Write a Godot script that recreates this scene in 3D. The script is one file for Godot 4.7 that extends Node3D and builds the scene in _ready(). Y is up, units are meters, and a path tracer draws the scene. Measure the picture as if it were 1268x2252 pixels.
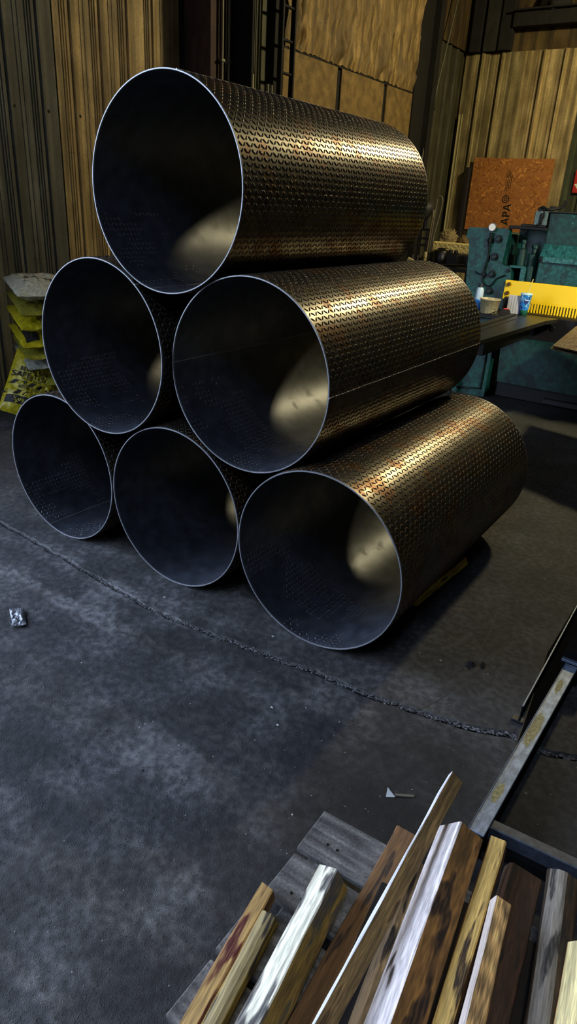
extends Node3D
# A dim steel shop: six rolled tread-plate tubes stacked 3-2-1. Tubes lie along -z; walls, shear and lumber share those axes. Metres.

const TUBE_R := 0.388
const TUBE_LEN := 1.6
const LEFT_X := -5.2
const BACK_Z := -12.6

var tex := {}
var mats := {}
var rng := RandomNumberGenerator.new()


func _ready() -> void:
	rng.seed = 7
	view_and_light()
	make_textures()
	build_floor()
	build_left_wall()
	build_back_wall()
	build_shell()
	build_tubes()
	build_lumber()
	build_rack()
	build_shear()
	build_table_things()
	build_bench()
	build_bags()
	build_scraps()


# ------------------------------------------------------------------ camera, sky, lamps, exposure
func view_and_light() -> void:
	var cam := Camera3D.new()
	cam.name = "camera"
	cam.fov = 73.929
	cam.near = 0.05
	cam.far = 100.0
	cam.transform = Transform3D(Basis(Vector3(0.82598, 0.05138, -0.56135), Vector3(-0.27204, 0.90853, -0.31712), Vector3(0.49371, 0.41464, 0.76441)).orthonormalized(), Vector3(0, 1.7123, 0))
	add_child(cam)
	cam.current = true
	var env := Environment.new()
	env.background_mode = Environment.BG_SKY
	var sky := Sky.new()
	var sm := ProceduralSkyMaterial.new()
	sm.sky_top_color = Color(0.72, 0.79, 0.92)
	sm.sky_horizon_color = Color(0.80, 0.85, 0.93)
	sm.ground_horizon_color = Color(0.34, 0.36, 0.38)
	sm.ground_bottom_color = Color(0.24, 0.25, 0.26)
	sm.sky_energy_multiplier = 1.0
	sm.sun_angle_max = 0.0
	sky.sky_material = sm
	env.sky = sky
	env.background_energy_multiplier = 13.0
	env.tonemap_mode = Environment.TONE_MAPPER_LINEAR
	env.tonemap_exposure = 1.0
	env.sdfgi_enabled = true
	env.ssao_enabled = true
	env.ssil_enabled = true
	var we := WorldEnvironment.new()
	we.name = "surroundings"
	we.environment = env
	add_child(we)
	high_bay(Vector3(-0.75, 5.0, -9.2), 20.0, "warm high bay lamp hanging over the green shear")
	work_lamp(Vector3(0.7, 2.7, -4.9), Vector3(-1.7, 1.1, -7.3), 17.0)


func work_lamp(at: Vector3, aim: Vector3, energy: float) -> void:
	var t := thing("work_lamp", "work lamp on a stand aimed at the front of the shear", "lamp", Vector3(at.x, 0, at.z))
	var look := Basis.looking_at(aim - at)
	var dark := flat_mat(Color(0.1, 0.1, 0.1), 0.5, 0.4)
	var b := begin()
	rod(b, Vector3(0, 0.02, 0), Vector3(0, at.y - 0.1, 0), 0.018, 12)
	done(b, "pole", dark, t)
	for k in 3:
		b = begin()
		rod(b, Vector3(0, 0.35, 0), Vector3(cos(k * TAU / 3) * 0.4, 0.012, sin(k * TAU / 3) * 0.4), 0.012, 8)
		done(b, "leg", dark, t)
	b = begin()
	box(b, Vector3(0, at.y, 0) + look * Vector3(0, 0, 0.05), Vector3(0.30, 0.22, 0.09), 0.01, look)
	done(b, "head", dark, t)
	var m := StandardMaterial3D.new()
	m.emission_enabled = true
	m.emission = Color(1.0, 0.95, 0.84)
	m.emission_energy_multiplier = 4.0
	b = begin()
	box(b, Vector3(0, at.y, 0) + look * Vector3(0, 0, 0.0), Vector3(0.26, 0.18, 0.012), 0.002, look)
	done(b, "lamp_glass", m, t)
	var l := SpotLight3D.new()
	l.name = "lamp_light"
	l.transform = Transform3D(look, Vector3(0, at.y, 0) + look * Vector3(0, 0, -0.03))
	l.light_color = Color(1.0, 0.95, 0.84)
	l.light_energy = energy
	l.light_size = 0.1
	l.spot_range = 40.0
	l.spot_angle = 24.0
	l.spot_attenuation = 2.0
	l.shadow_enabled = true
	t.add_child(l)


func high_bay(at: Vector3, energy: float, label: String) -> void:
	var t := thing("high_bay_lamp", label, "lamp", at)
	var shade := begin()
	lathe(shade, [Vector2(0.06, 0.34), Vector2(0.09, 0.30), Vector2(0.16, 0.24), Vector2(0.24, 0.10), Vector2(0.27, 0.09), Vector2(0.26, 0.085), Vector2(0.23, 0.10), Vector2(0.15, 0.23), Vector2(0.05, 0.29)], 32)
	done(shade, "shade", flat_mat(Color(0.25, 0.26, 0.27), 0.5, 0.6), t)
	var cord := begin()
	sweep(cord, [Vector3(0, 0.33, 0), Vector3(0, 1.45, 0)], 0.012, 6)
	done(cord, "hanger", flat_mat(Color(0.1, 0.1, 0.1), 0.6, 0.3), t)
	var bm := StandardMaterial3D.new()
	bm.albedo_color = Color(1, 0.9, 0.6)
	bm.emission_enabled = true
	bm.emission = Color(1.0, 0.93, 0.72)
	bm.emission_energy_multiplier = 6.0
	var bulb := begin()
	lathe(bulb, [Vector2(0.0, -0.02), Vector2(0.06, 0.0), Vector2(0.10, 0.05), Vector2(0.11, 0.10), Vector2(0.08, 0.17), Vector2(0.04, 0.22), Vector2(0.0, 0.23)], 24)
	done(bulb, "bulb", bm, t)
	var l := OmniLight3D.new()
	l.name = "lamp_light"
	l.position = Vector3(0, 0.08, 0)
	l.light_color = Color(1.0, 0.93, 0.72)
	l.light_energy = energy
	l.light_size = 0.2
	l.omni_range = 40.0
	l.omni_attenuation = 2.0
	l.shadow_enabled = true
	t.add_child(l)


# ------------------------------------------------------------------ node helpers
func thing(called: String, label: String, category: String, at := Vector3.ZERO, yaw := 0.0, group := "") -> Node3D:
	var o := Node3D.new()
	o.name = numbered(called)
	o.position = at
	o.rotation.y = yaw
	add_child(o)
	o.set_meta("label", label)
	o.set_meta("category", category)
	if group:
		o.set_meta("group", group)
	return o


func structure(called: String) -> Node3D:
	var o := Node3D.new()
	o.name = called
	add_child(o)
	o.set_meta("kind", "structure")
	return o


func numbered(called: String) -> String:
	if not has_node(NodePath(called)):
		return called
	var k := 1
	while has_node(NodePath("%s_%03d" % [called, k])):
		k += 1
	return "%s_%03d" % [called, k]


func part_name(parent: Node, called: String) -> String:
	if not parent.has_node(NodePath(called)):
		return called
	var k := 1
	while parent.has_node(NodePath("%s_%03d" % [called, k])):
		k += 1
	return "%s_%03d" % [called, k]


func begin() -> SurfaceTool:
	var st := SurfaceTool.new()
	st.begin(Mesh.PRIMITIVE_TRIANGLES)
	st.set_smooth_group(-1)
	return st


func done(st: SurfaceTool, called: String, m: Material, parent: Node, at := Transform3D()) -> MeshInstance3D:
	st.generate_normals()
	return put(st.commit(), called, m, parent, at)


func put(mesh: Mesh, called: String, m: Material, parent: Node, at := Transform3D()) -> MeshInstance3D:
	var o := MeshInstance3D.new()
	o.mesh = mesh
	o.material_override = m
	o.transform = at
	o.name = part_name(parent, called)
	parent.add_child(o)
	return o


func single(st: SurfaceTool, called: String, m: Material, label: String, category: String, group := "", at := Transform3D()) -> MeshInstance3D:
	var o := done(st, called, m, self, at)
	o.set_meta("label", label)
	o.set_meta("category", category)
	if group:
		o.set_meta("group", group)
	return o


# ------------------------------------------------------------------ shape helpers (Godot fronts are clockwise)
func tri(st: SurfaceTool, a: Vector3, b: Vector3, c: Vector3, out: Vector3) -> void:
	if (b - a).cross(c - a).dot(out) > 0.0:
		st.add_vertex(a); st.add_vertex(c); st.add_vertex(b)
	else:
		st.add_vertex(a); st.add_vertex(b); st.add_vertex(c)


func quad(st: SurfaceTool, a: Vector3, b: Vector3, c: Vector3, d: Vector3, out: Vector3) -> void:
	tri(st, a, b, c, out)
	tri(st, a, c, d, out)


func box(st: SurfaceTool, center: Vector3, size: Vector3, bevel := 0.0, basis := Basis()) -> void:
	var h := size * 0.5
	var b := minf(bevel, minf(h.x, minf(h.y, h.z)) * 0.9)
	var ax := [Vector3(1, 0, 0), Vector3(0, 1, 0), Vector3(0, 0, 1)]
	for i in 3:
		var u: Vector3 = ax[(i + 1) % 3]
		var v: Vector3 = ax[(i + 2) % 3]
		var n: Vector3 = ax[i]
		var hu: float = h[(i + 1) % 3] - b
		var hv: float = h[(i + 2) % 3] - b
		for s in [-1.0, 1.0]:
			var c: Vector3 = n * h[i] * s
			quad(st, center + basis * (c + u * hu + v * hv), center + basis * (c - u * hu + v * hv), center + basis * (c - u * hu - v * hv), center + basis * (c + u * hu - v * hv), basis * (n * s))
	if b <= 0.0:
		return
	for i in 3:
		var n: Vector3 = ax[i]
		var m: Vector3 = ax[(i + 1) % 3]
		var e: Vector3 = ax[(i + 2) % 3]
		var hn: float = h[i]
		var hm: float = h[(i + 1) % 3]
		var he: float = h[(i + 2) % 3] - b
		for s in [-1.0, 1.0]:
			for t in [-1.0, 1.0]:
				var p: Vector3 = n * hn * s + m * (hm - b) * t
				var q: Vector3 = n * (hn - b) * s + m * hm * t
				quad(st, center + basis * (p + e * he), center + basis * (q + e * he), center + basis * (q - e * he), center + basis * (p - e * he), basis * (n * s + m * t))
	for sx in [-1.0, 1.0]:
		for sy in [-1.0, 1.0]:
			for sz in [-1.0, 1.0]:
				tri(st, center + basis * Vector3(sx * h.x, sy * (h.y - b), sz * (h.z - b)), center + basis * Vector3(sx * (h.x - b), sy * h.y, sz * (h.z - b)), center + basis * Vector3(sx * (h.x - b), sy * (h.y - b), sz * h.z), basis * Vector3(sx, sy, sz))


func lathe(st: SurfaceTool, profile: Array, n := 24, at := Transform3D(), smooth := true) -> void:
	# profile of (radius, height) points from bottom to top or along the skin; turned about y
	for k in profile.size() - 1:
		st.set_smooth_group(k + 1 if not smooth else 1)
		var p: Vector2 = profile[k]
		var q: Vector2 = profile[k + 1]
		var d := q - p
		for j in n:
			var a := TAU * j / n
			var b := TAU * (j + 1) / n
			var mid := (a + b) * 0.5
			var out := at.basis * Vector3(cos(mid) * d.y, -d.x, sin(mid) * d.y)
			var p0 := at * Vector3(cos(a) * p.x, p.y, sin(a) * p.x)
			var p1 := at * Vector3(cos(b) * p.x, p.y, sin(b) * p.x)
			var q0 := at * Vector3(cos(a) * q.x, q.y, sin(a) * q.x)
			var q1 := at * Vector3(cos(b) * q.x, q.y, sin(b) * q.x)
			if p.x > 1e-5:
				tri(st, p0, p1, q1, out)
			if q.x > 1e-5:
				tri(st, p0, q1, q0, out)
	st.set_smooth_group(-1)


func rod(st: SurfaceTool, from: Vector3, to: Vector3, r: float, n := 10, bevel := 0.0) -> void:
	var y := (to - from).normalized()
	var x := y.cross(Vector3(0.31, 0.2, 0.93)).normalized()
	var l := from.distance_to(to)
	var t := Transform3D(Basis(x, y, x.cross(y)), from)
	if bevel > 0.0:
		lathe(st, [Vector2(0, 0), Vector2(r - bevel, 0), Vector2(r, bevel), Vector2(r, l - bevel), Vector2(r - bevel, l), Vector2(0, l)], n, t, false)
	else:
		lathe(st, [Vector2(0, 0), Vector2(r, 0), Vector2(r, l), Vector2(0, l)], n, t, false)


func smooth_path(pts: Array, steps := 6) -> Array:
	var out := []
	for i in pts.size() - 1:
		var p0: Vector3 = pts[maxi(i - 1, 0)]
		var p1: Vector3 = pts[i]
		var p2: Vector3 = pts[i + 1]
		var p3: Vector3 = pts[mini(i + 2, pts.size() - 1)]
		for k in steps:
			out.append(p1.cubic_interpolate(p2, p0, p3, float(k) / steps))
	out.append(pts[-1])
	return out


func sweep(st: SurfaceTool, pts: Array, r: float, n := 8) -> void:
	st.set_smooth_group(1)
	var rings := []
	var up := Vector3(0.21, 0.35, 0.91)
	for i in pts.size():
		var d: Vector3 = (pts[mini(i + 1, pts.size() - 1)] - pts[maxi(i - 1, 0)]).normalized()
		var x := d.cross(up).normalized()
		var y := x.cross(d).normalized()
		up = y
		var ring := []
		for j in n:
			var a := TAU * j / n
			ring.append(pts[i] + (x * cos(a) + y * sin(a)) * r)
		rings.append(ring)
	for i in rings.size() - 1:
		for j in n:
			var k := (j + 1) % n
			var out: Vector3 = (rings[i][j] + rings[i][k]) * 0.5 - pts[i]
			quad(st, rings[i][j], rings[i][k], rings[i + 1][k], rings[i + 1][j], out)
	st.set_smooth_group(-1)
	for j in range(1, n - 1):
		tri(st, rings[0][0], rings[0][j], rings[0][j + 1], pts[0] - pts[1])
		tri(st, rings[-1][0], rings[-1][j], rings[-1][j + 1], pts[-1] - pts[-2])


func plate(st: SurfaceTool, outline: PackedVector2Array, depth: float, at := Transform3D()) -> void:
	# outline in local x, y; from z = 0 back to z = -depth
	var idx := Geometry2D.triangulate_polygon(outline)
	var fz := at.basis.z
	for k in range(0, idx.size(), 3):
		var a := outline[idx[k]]
		var b := outline[idx[k + 1]]
		var c := outline[idx[k + 2]]
		tri(st, at * Vector3(a.x, a.y, 0), at * Vector3(b.x, b.y, 0), at * Vector3(c.x, c.y, 0), fz)
		tri(st, at * Vector3(a.x, a.y, -depth), at * Vector3(b.x, b.y, -depth), at * Vector3(c.x, c.y, -depth), -fz)
	var turn := 1.0 if Geometry2D.is_polygon_clockwise(outline) else -1.0
	for k in outline.size():
		var a := outline[k]
		var b := outline[(k + 1) % outline.size()]
		var e := b - a
		quad(st, at * Vector3(a.x, a.y, 0), at * Vector3(b.x, b.y, 0), at * Vector3(b.x, b.y, -depth), at * Vector3(a.x, a.y, -depth), at.basis * (Vector3(-e.y, e.x, 0) * turn))


func chamfered(outline: PackedVector2Array, c: float) -> PackedVector2Array:
	var out := PackedVector2Array()
	for k in outline.size():
		var p := outline[k]
		var a := outline[(k + outline.size() - 1) % outline.size()]
		var b := outline[(k + 1) % outline.size()]
		out.append(p + (a - p).limit_length(minf(c, p.distance_to(a) * 0.45)))
		out.append(p + (b - p).limit_length(minf(c, p.distance_to(b) * 0.45)))
	return out


# ------------------------------------------------------------------ textures and materials
func noise_bytes(s: int, w: int, h: int, freq: float, octaves := 4) -> PackedByteArray:
	var n := FastNoiseLite.new()
	n.seed = s
	n.noise_type = FastNoiseLite.TYPE_SIMPLEX_SMOOTH
	n.frequency = freq
	n.fractal_octaves = octaves
	var im := n.get_seamless_image(w, h, false, false, 0.15, true)
	im.convert(Image.FORMAT_L8)
	return im.get_data()


func stretched_bytes(s: int, w: int, h: int, w0: int, h0: int, freq: float, octaves := 3) -> PackedByteArray:
	var n := FastNoiseLite.new()
	n.seed = s
	n.noise_type = FastNoiseLite.TYPE_SIMPLEX_SMOOTH
	n.frequency = freq
	n.fractal_octaves = octaves
	var im := n.get_seamless_image(w0, h0, false, false, 0.15, true)
	im.convert(Image.FORMAT_L8)
	im.resize(w, h, Image.INTERPOLATE_CUBIC)
	return im.get_data()


func rgb_texture(bytes: PackedByteArray, w: int, h: int) -> ImageTexture:
	return ImageTexture.create_from_image(Image.create_from_data(w, h, false, Image.FORMAT_RGB8, bytes))


func grey_texture(bytes: PackedByteArray, w: int, h: int) -> ImageTexture:
	return ImageTexture.create_from_image(Image.create_from_data(w, h, false, Image.FORMAT_L8, bytes))


func byte(v: float) -> int:
	return clampi(int(v * 255.0), 0, 255)


func make_textures() -> void:
	# vertical grime for sheet metal
	var n := 512
	var streak := stretched_bytes(11, n, n, 512, 24, 0.03, 4)
	var cloud := noise_bytes(12, n, n, 0.012, 5)
	var fine := noise_bytes(13, n, n, 0.16, 3)
	var out := PackedByteArray()
	out.resize(n * n * 3)
	for i in n * n:
		var v := 0.50 + 0.55 * streak[i] / 255.0
		var c := cloud[i] / 255.0
		var f := fine[i] / 255.0
		v *= 0.72 + 0.42 * c
		v *= 0.86 + 0.22 * f
		var spot := 0.55 if f > 0.80 and c > 0.52 else 1.0
		out[i * 3] = byte(v * spot)
		out[i * 3 + 1] = byte(v * spot * (0.97 + 0.03 * c))
		out[i * 3 + 2] = byte(v * spot * (0.90 + 0.12 * c))
	tex.grime = rgb_texture(out, n, n)
	tex.cloud = grey_texture(cloud, n, n)
	# straight grain along x for boards
	var gr := stretched_bytes(15, n, n, 24, 512, 0.05, 4)
	var gout := PackedByteArray()
	gout.resize(n * n * 3)
	for i in n * n:
		var gv := (0.45 + 0.55 * gr[i] / 255.0) * (0.7 + 0.4 * fine[i] / 255.0) * (0.7 + 0.4 * cloud[i] / 255.0)
		for k in 3:
			gout[i * 3 + k] = byte(gv)
	tex.deck_wood = rgb_texture(gout, n, n)
	tex.fine = grey_texture(fine, n, n)
	# plain blotchy multiplier
	out = PackedByteArray()
	out.resize(n * n * 3)
	var c2 := noise_bytes(21, n, n, 0.02, 5)
	for i in n * n:
		var v := 0.62 + 0.36 * c2[i] / 255.0
		v *= 0.84 + 0.22 * fine[i] / 255.0
		for k in 3:
			out[i * 3 + k] = byte(v)
	tex.blotch = rgb_texture(out, n, n)
	# chipped machine paint: brushed lighter smears and dark oil
	out = PackedByteArray()
	out.resize(n * n * 3)
	var c3 := noise_bytes(22, n, n, 0.03, 4)
	for i in n * n:
		var g := streak[i] / 255.0
		var v := 0.58 + 0.26 * c3[i] / 255.0
		if c3[i] > 150 and fine[i] > 120:
			v += 0.12
		if cloud[i] < 90:
			v *= 0.72
		v *= 0.85 + 0.2 * g
		out[i * 3] = byte(v * 0.95)
		out[i * 3 + 1] = byte(v)
		out[i * 3 + 2] = byte(v)
	tex.paint = rgb_texture(out, n, n)
	# steel mill scale with rust
	out = PackedByteArray()
	out.resize(n * n * 3)
	var rust := noise_bytes(31, n, n, 0.011, 5)
	var rough := PackedByteArray()
	rough.resize(n * n)
	for i in n * n:
		var r := smoothstep(0.56, 0.78, rust[i] / 255.0)
		r = clampf(r * (0.35 + 0.9 * fine[i] / 255.0), 0.0, 1.0)
		var v := 0.70 + 0.30 * c2[i] / 255.0
		out[i * 3] = byte(lerpf(v, 0.74, r))
		out[i * 3 + 1] = byte(lerpf(v * 0.97, 0.50, r))
		out[i * 3 + 2] = byte(lerpf(v * 0.93, 0.30, r))
		rough[i] = byte(0.72 + 0.18 * fine[i] / 255.0 + 0.25 * r)
	tex.steel = rgb_texture(out, n, n)
	tex.steel_rough = grey_texture(rough, n, n)
	# oriented strand board
	out = PackedByteArray()
	out.resize(n * n * 3)
	for i in n * n:
		out[i * 3] = 168; out[i * 3 + 1] = 112; out[i * 3 + 2] = 58
	var im := Image.create_from_data(n, n, false, Image.FORMAT_RGB8, out)
	var r2 := RandomNumberGenerator.new()
	r2.seed = 5
	for k in 2600:
		var p := Vector2(r2.randf() * n, r2.randf() * n)
		var a := r2.randf() * TAU
		var l := r2.randf_range(6, 22)
		var t := r2.randf()
		var col := Color(0.52, 0.33, 0.16).lerp(Color(0.90, 0.66, 0.38), t * t)
		var wd := r2.randi_range(1, 4)
		for s in int(l):
			var q := p + Vector2(cos(a), sin(a)) * s
			im.fill_rect(Rect2i(int(q.x), int(q.y), wd, wd), col)
	tex.osb = ImageTexture.create_from_image(im)
	make_floor_texture()


func make_floor_texture() -> void:
	# stain map: 10 m x 10 m from (-6, -8) to (4, 2)
	var n := 1024
	var big := noise_bytes(41, n, n, 0.006, 5)
	var mid := noise_bytes(42, n, n, 0.03, 4)
	var smear := stretched_bytes(43, n, n, 64, 1024, 0.05, 4)
	var out := PackedByteArray()
	out.resize(n * n * 3)
	# pale scuffs and dust: x, z, reach, strength
	var pale := [[-2.25, -1.85, 0.45, 0.75], [-1.75, -2.0, 0.34, 0.75], [-2.6, -1.55, 0.55, 0.5], [-1.15, -1.75, 0.28, 0.5], [-0.88, -0.86, 0.20, 0.8], [-1.25, -1.25, 0.38, 0.45], [-2.0, -1.35, 0.6, 0.3], [-1.02, -0.55, 0.2, 0.5], [-0.62, -1.98, 0.5, 0.28], [-2.9, -2.3, 0.5, 0.5], [-1.5, -0.9, 0.3, 0.25], [-0.8, -1.25, 0.2, 0.25]]
	var glow := PackedFloat32Array()
	glow.resize(n * n)
	for p in pale:
		var cx: float = (p[0] + 6.0) * 102.4
		var cz: float = (p[1] + 8.0) * 102.4
		var r: float = p[2] * 102.4
		for y in range(maxi(0, int(cz - r * 1.6)), mini(n, int(cz + r * 1.6))):
			for x in range(maxi(0, int(cx - r * 1.6)), mini(n, int(cx + r * 1.6))):
				var d := Vector2(x - cx, y - cz).length_squared() / (r * r)
				glow[y * n + x] += p[3] * exp(-d * 1.6)
	for i in n * n:
		var b := big[i] / 255.0
		var m := mid[i] / 255.0
		var s := smear[i] / 255.0
		var v := 0.26 + 0.18 * (b - 0.5) + 0.20 * (m - 0.5)
		var px := (i % n) / 102.4 - 6.0
		var pz := (i / n) / 102.4 - 8.0
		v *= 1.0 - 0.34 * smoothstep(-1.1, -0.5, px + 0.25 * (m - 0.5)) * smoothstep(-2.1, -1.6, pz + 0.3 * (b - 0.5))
		if b < 0.42:
			v -= 0.05 * (0.42 - b) / 0.2
		var d := glow[i] * clampf((m * 0.9 + s * 0.9) - 0.74, 0.0, 1.0) * 2.4
		v = lerpf(v, 0.58, clampf(d * 0.8, 0.0, 0.8))
		var warm := clampf((s - 0.45) * 2.0, 0.0, 1.0) * (1.0 - clampf(d, 0.0, 1.0))
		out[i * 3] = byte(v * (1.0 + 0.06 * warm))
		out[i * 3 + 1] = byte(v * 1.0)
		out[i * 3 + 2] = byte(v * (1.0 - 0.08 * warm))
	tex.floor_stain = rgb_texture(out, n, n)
	# fine grit, repeated every 0.9 m
	var w := 1024
	var a := noise_bytes(51, w, w, 0.02, 6)
	var f := noise_bytes(52, w, w, 0.22, 3)
	var pit := noise_bytes(53, w, w, 0.045, 3)
	var rgb := PackedByteArray()
	rgb.resize(w * w * 3)
	var bump := PackedByteArray()
	bump.resize(w * w)
	for i in w * w:
		var v := 0.74 + 0.62 * (a[i] / 255.0 - 0.5) + 0.50 * (f[i] / 255.0 - 0.5)
		if pit[i] > 200:
			v *= 0.75
		if f[i] > 205 and a[i] > 130:
			v += 0.22
		for k in 3:
			rgb[i * 3 + k] = byte(v)
		bump[i] = byte(0.5 * a[i] / 255.0 + 0.35 * f[i] / 255.0 + (0.0 if pit[i] > 200 else 0.15))
	tex.grit = rgb_texture(rgb, w, w)
	tex.grit_bump = grey_texture(bump, w, w)


func flat_mat(c: Color, rough := 0.7, metal := 0.0) -> StandardMaterial3D:
	var m := StandardMaterial3D.new()
	m.albedo_color = c
	m.roughness = rough
	m.metallic = metal
	return m


func tri_mat(c: Color, t: Texture2D, scale: Vector3, rough := 0.7, metal := 0.0, bump: Texture2D = null, depth := 0.1, world := false) -> StandardMaterial3D:
	var m := flat_mat(c, rough, metal)
	m.albedo_texture = t
	m.uv1_triplanar = true
	m.uv1_world_triplanar = world
	m.uv1_scale = scale
	m.uv1_triplanar_sharpness = 4.0
	if bump:
		m.heightmap_enabled = true
		m.heightmap_texture = bump
		m.heightmap_scale = depth
	return m


# ------------------------------------------------------------------ floor
func joint_z(x: float) -> float:
	var line := [Vector2(-5.2, -2.02), Vector2(-3.2, -1.987), Vector2(-2.76, -1.949), Vector2(-2.29, -1.904), Vector2(-1.92, -1.868), Vector2(-1.64, -1.884), Vector2(-1.36, -1.913), Vector2(-1.09, -1.943), Vector2(-0.87, -1.951), Vector2(-0.69, -1.976), Vector2(-0.48, -2.014), Vector2(-0.32, -2.08), Vector2(-0.23, -2.062), Vector2(-0.11, -2.105), Vector2(1.0, -2.2), Vector2(8.0, -2.3)]
	for k in line.size() - 1:
		if x <= line[k + 1].x:
			return lerpf(line[k].y, line[k + 1].y, (x - line[k].x) / (line[k + 1].x - line[k].x))
	return -2.3


func floor_vertex(st: SurfaceTool, p: Vector3) -> void:
	st.set_uv(Vector2(p.x / 0.9, p.z / 0.9))
	st.set_uv2(Vector2((p.x + 6.0) / 10.0, (p.z + 8.0) / 10.0))
	st.add_vertex(p)


func floor_quad(st: SurfaceTool, a: Vector3, b: Vector3, c: Vector3, d: Vector3) -> void:
	for t in [[a, b, c], [a, c, d]]:
		var up: bool = (t[1] - t[0]).cross(t[2] - t[0]).y > 0.0
		floor_vertex(st, t[0])
		floor_vertex(st, t[2] if up else t[1])
		floor_vertex(st, t[1] if up else t[2])


func build_floor() -> void:
	var root := structure("floor")
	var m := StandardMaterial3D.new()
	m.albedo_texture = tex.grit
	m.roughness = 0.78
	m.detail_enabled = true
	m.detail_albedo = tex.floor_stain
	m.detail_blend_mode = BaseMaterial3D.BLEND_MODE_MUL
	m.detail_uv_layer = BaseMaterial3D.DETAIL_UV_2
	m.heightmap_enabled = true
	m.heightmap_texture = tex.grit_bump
	m.heightmap_scale = 0.35
	var wob := FastNoiseLite.new()
	wob.seed = 3
	wob.frequency = 6.0
	var xs := []
	var x := LEFT_X - 0.2
	while x < 8.2:
		xs.append(x)
		x += 0.012 if x > -3.4 and x < 0.2 else 0.2
	for side in 2:
		var st := begin()
		for k in xs.size() - 1:
			var e := []
			for j in 2:
				var xx: float = xs[k + j]
				var open := 0.004 + 0.006 * smoothstep(-1.6, -0.4, xx) + 0.004 * (wob.get_noise_2d(xx * 3.0, side * 40.0) + 0.4)
				var z := joint_z(xx) + 0.012 * wob.get_noise_2d(xx, 9.0) + (open if side == 0 else -open)
				e.append(Vector3(xx, 0, z))
			var s := 1.0 if side == 0 else -1.0
			var far := 9.0 if side == 0 else BACK_Z - 0.2
			var chip0: float = 0.008 + 0.014 * maxf(0.0, wob.get_noise_2d(e[0].x * 2.0, 70.0 + side))
			var chip1: float = 0.008 + 0.014 * maxf(0.0, wob.get_noise_2d(e[1].x * 2.0, 70.0 + side))
			var a: Vector3 = e[0] + Vector3(0, 0, s * chip0)
			var b: Vector3 = e[1] + Vector3(0, 0, s * chip1)
			floor_quad(st, a, b, Vector3(b.x, 0, far), Vector3(a.x, 0, far))
			floor_quad(st, a, b, e[1] + Vector3(0, -0.007, 0), e[0] + Vector3(0, -0.007, 0))
			floor_quad(st, e[0] + Vector3(0, -0.007, 0), e[1] + Vector3(0, -0.007, 0), e[1] + Vector3(0, -0.04, -s * 0.002), e[0] + Vector3(0, -0.04, -s * 0.002))
		done(st, "concrete_slab", m, root)
	var base := begin()
	box(base, Vector3(1.4, -0.14, -1.8), Vector3(13.6, 0.2, 21.8))
	done(base, "joint_bed", flat_mat(Color(0.09, 0.09, 0.09), 0.9), root)
	# crumbs packed in the joint
	var chunk := begin()
	for f in [[0, 1, 2], [0, 2, 3], [0, 3, 4], [0, 4, 1], [5, 1, 2], [5, 2, 3], [5, 3, 4], [5, 4, 1]]:
		var v := [Vector3(0.1, 0.8, 0), Vector3(1, 0.1, 0.2), Vector3(0, 0, 1.1), Vector3(-0.9, 0.2, 0), Vector3(0.1, 0, -0.8), Vector3(0, -0.5, 0.1)]
		var mid: Vector3 = (v[f[0]] + v[f[1]] + v[f[2]]) / 3.0
		tri(chunk, v[f[0]], v[f[1]], v[f[2]], mid)
	chunk.generate_normals()
	var mesh := chunk.commit()
	var cm := flat_mat(Color(1, 1, 1), 0.9)
	cm.vertex_color_use_as_albedo = true
	scatter(root, "joint_crumbs", mesh, cm, 1500, func(k):
		var px := rng.randf_range(-3.2, 0.3)
		px = lerpf(px, 0.2, rng.randf() * 0.5)
		var r := rng.randf_range(0.002, 0.0065)
		return [Vector3(px, -0.004 + 0.002 * rng.randf(), joint_z(px) + 0.012 * wob.get_noise_2d(px, 9.0) + rng.randfn(0.0, 0.006)), r, rng.randf_range(0.02, 0.16)])
	scatter(root, "loose_grit", mesh, cm, 2600, func(k):
		var p := Vector3(rng.randf_range(-2.6, 0.4), 0.0005, rng.randf_range(-3.4, -0.3))
		var r := rng.randf_range(0.0008, 0.0028) if rng.randf() < 0.95 else rng.randf_range(0.003, 0.007)
		return [p, r, rng.randf_range(0.01, 0.09) if rng.randf() < 0.8 else rng.randf_range(0.2, 0.5)])


func scatter(parent: Node, called: String, mesh: Mesh, m: Material, count: int, place: Callable) -> void:
	var mm := MultiMesh.new()
	mm.transform_format = MultiMesh.TRANSFORM_3D
	mm.use_colors = true
	mm.mesh = mesh
	mm.instance_count = count
	for k in count:
		var p: Array = place.call(k)
		var b := Basis(Vector3.UP, rng.randf() * TAU).scaled(Vector3(p[1] * rng.randf_range(0.7, 1.6), p[1] * 0.7, p[1]))
		mm.set_instance_transform(k, Transform3D(b, p[0]))
		var g: float = p[2]
		mm.set_instance_color(k, Color(g, g, g * 1.02))
	var o := MultiMeshInstance3D.new()
	o.multimesh = mm
	o.material_override = m
	o.name = called
	o.set_meta("kind", "stuff")
	parent.add_child(o)


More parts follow.
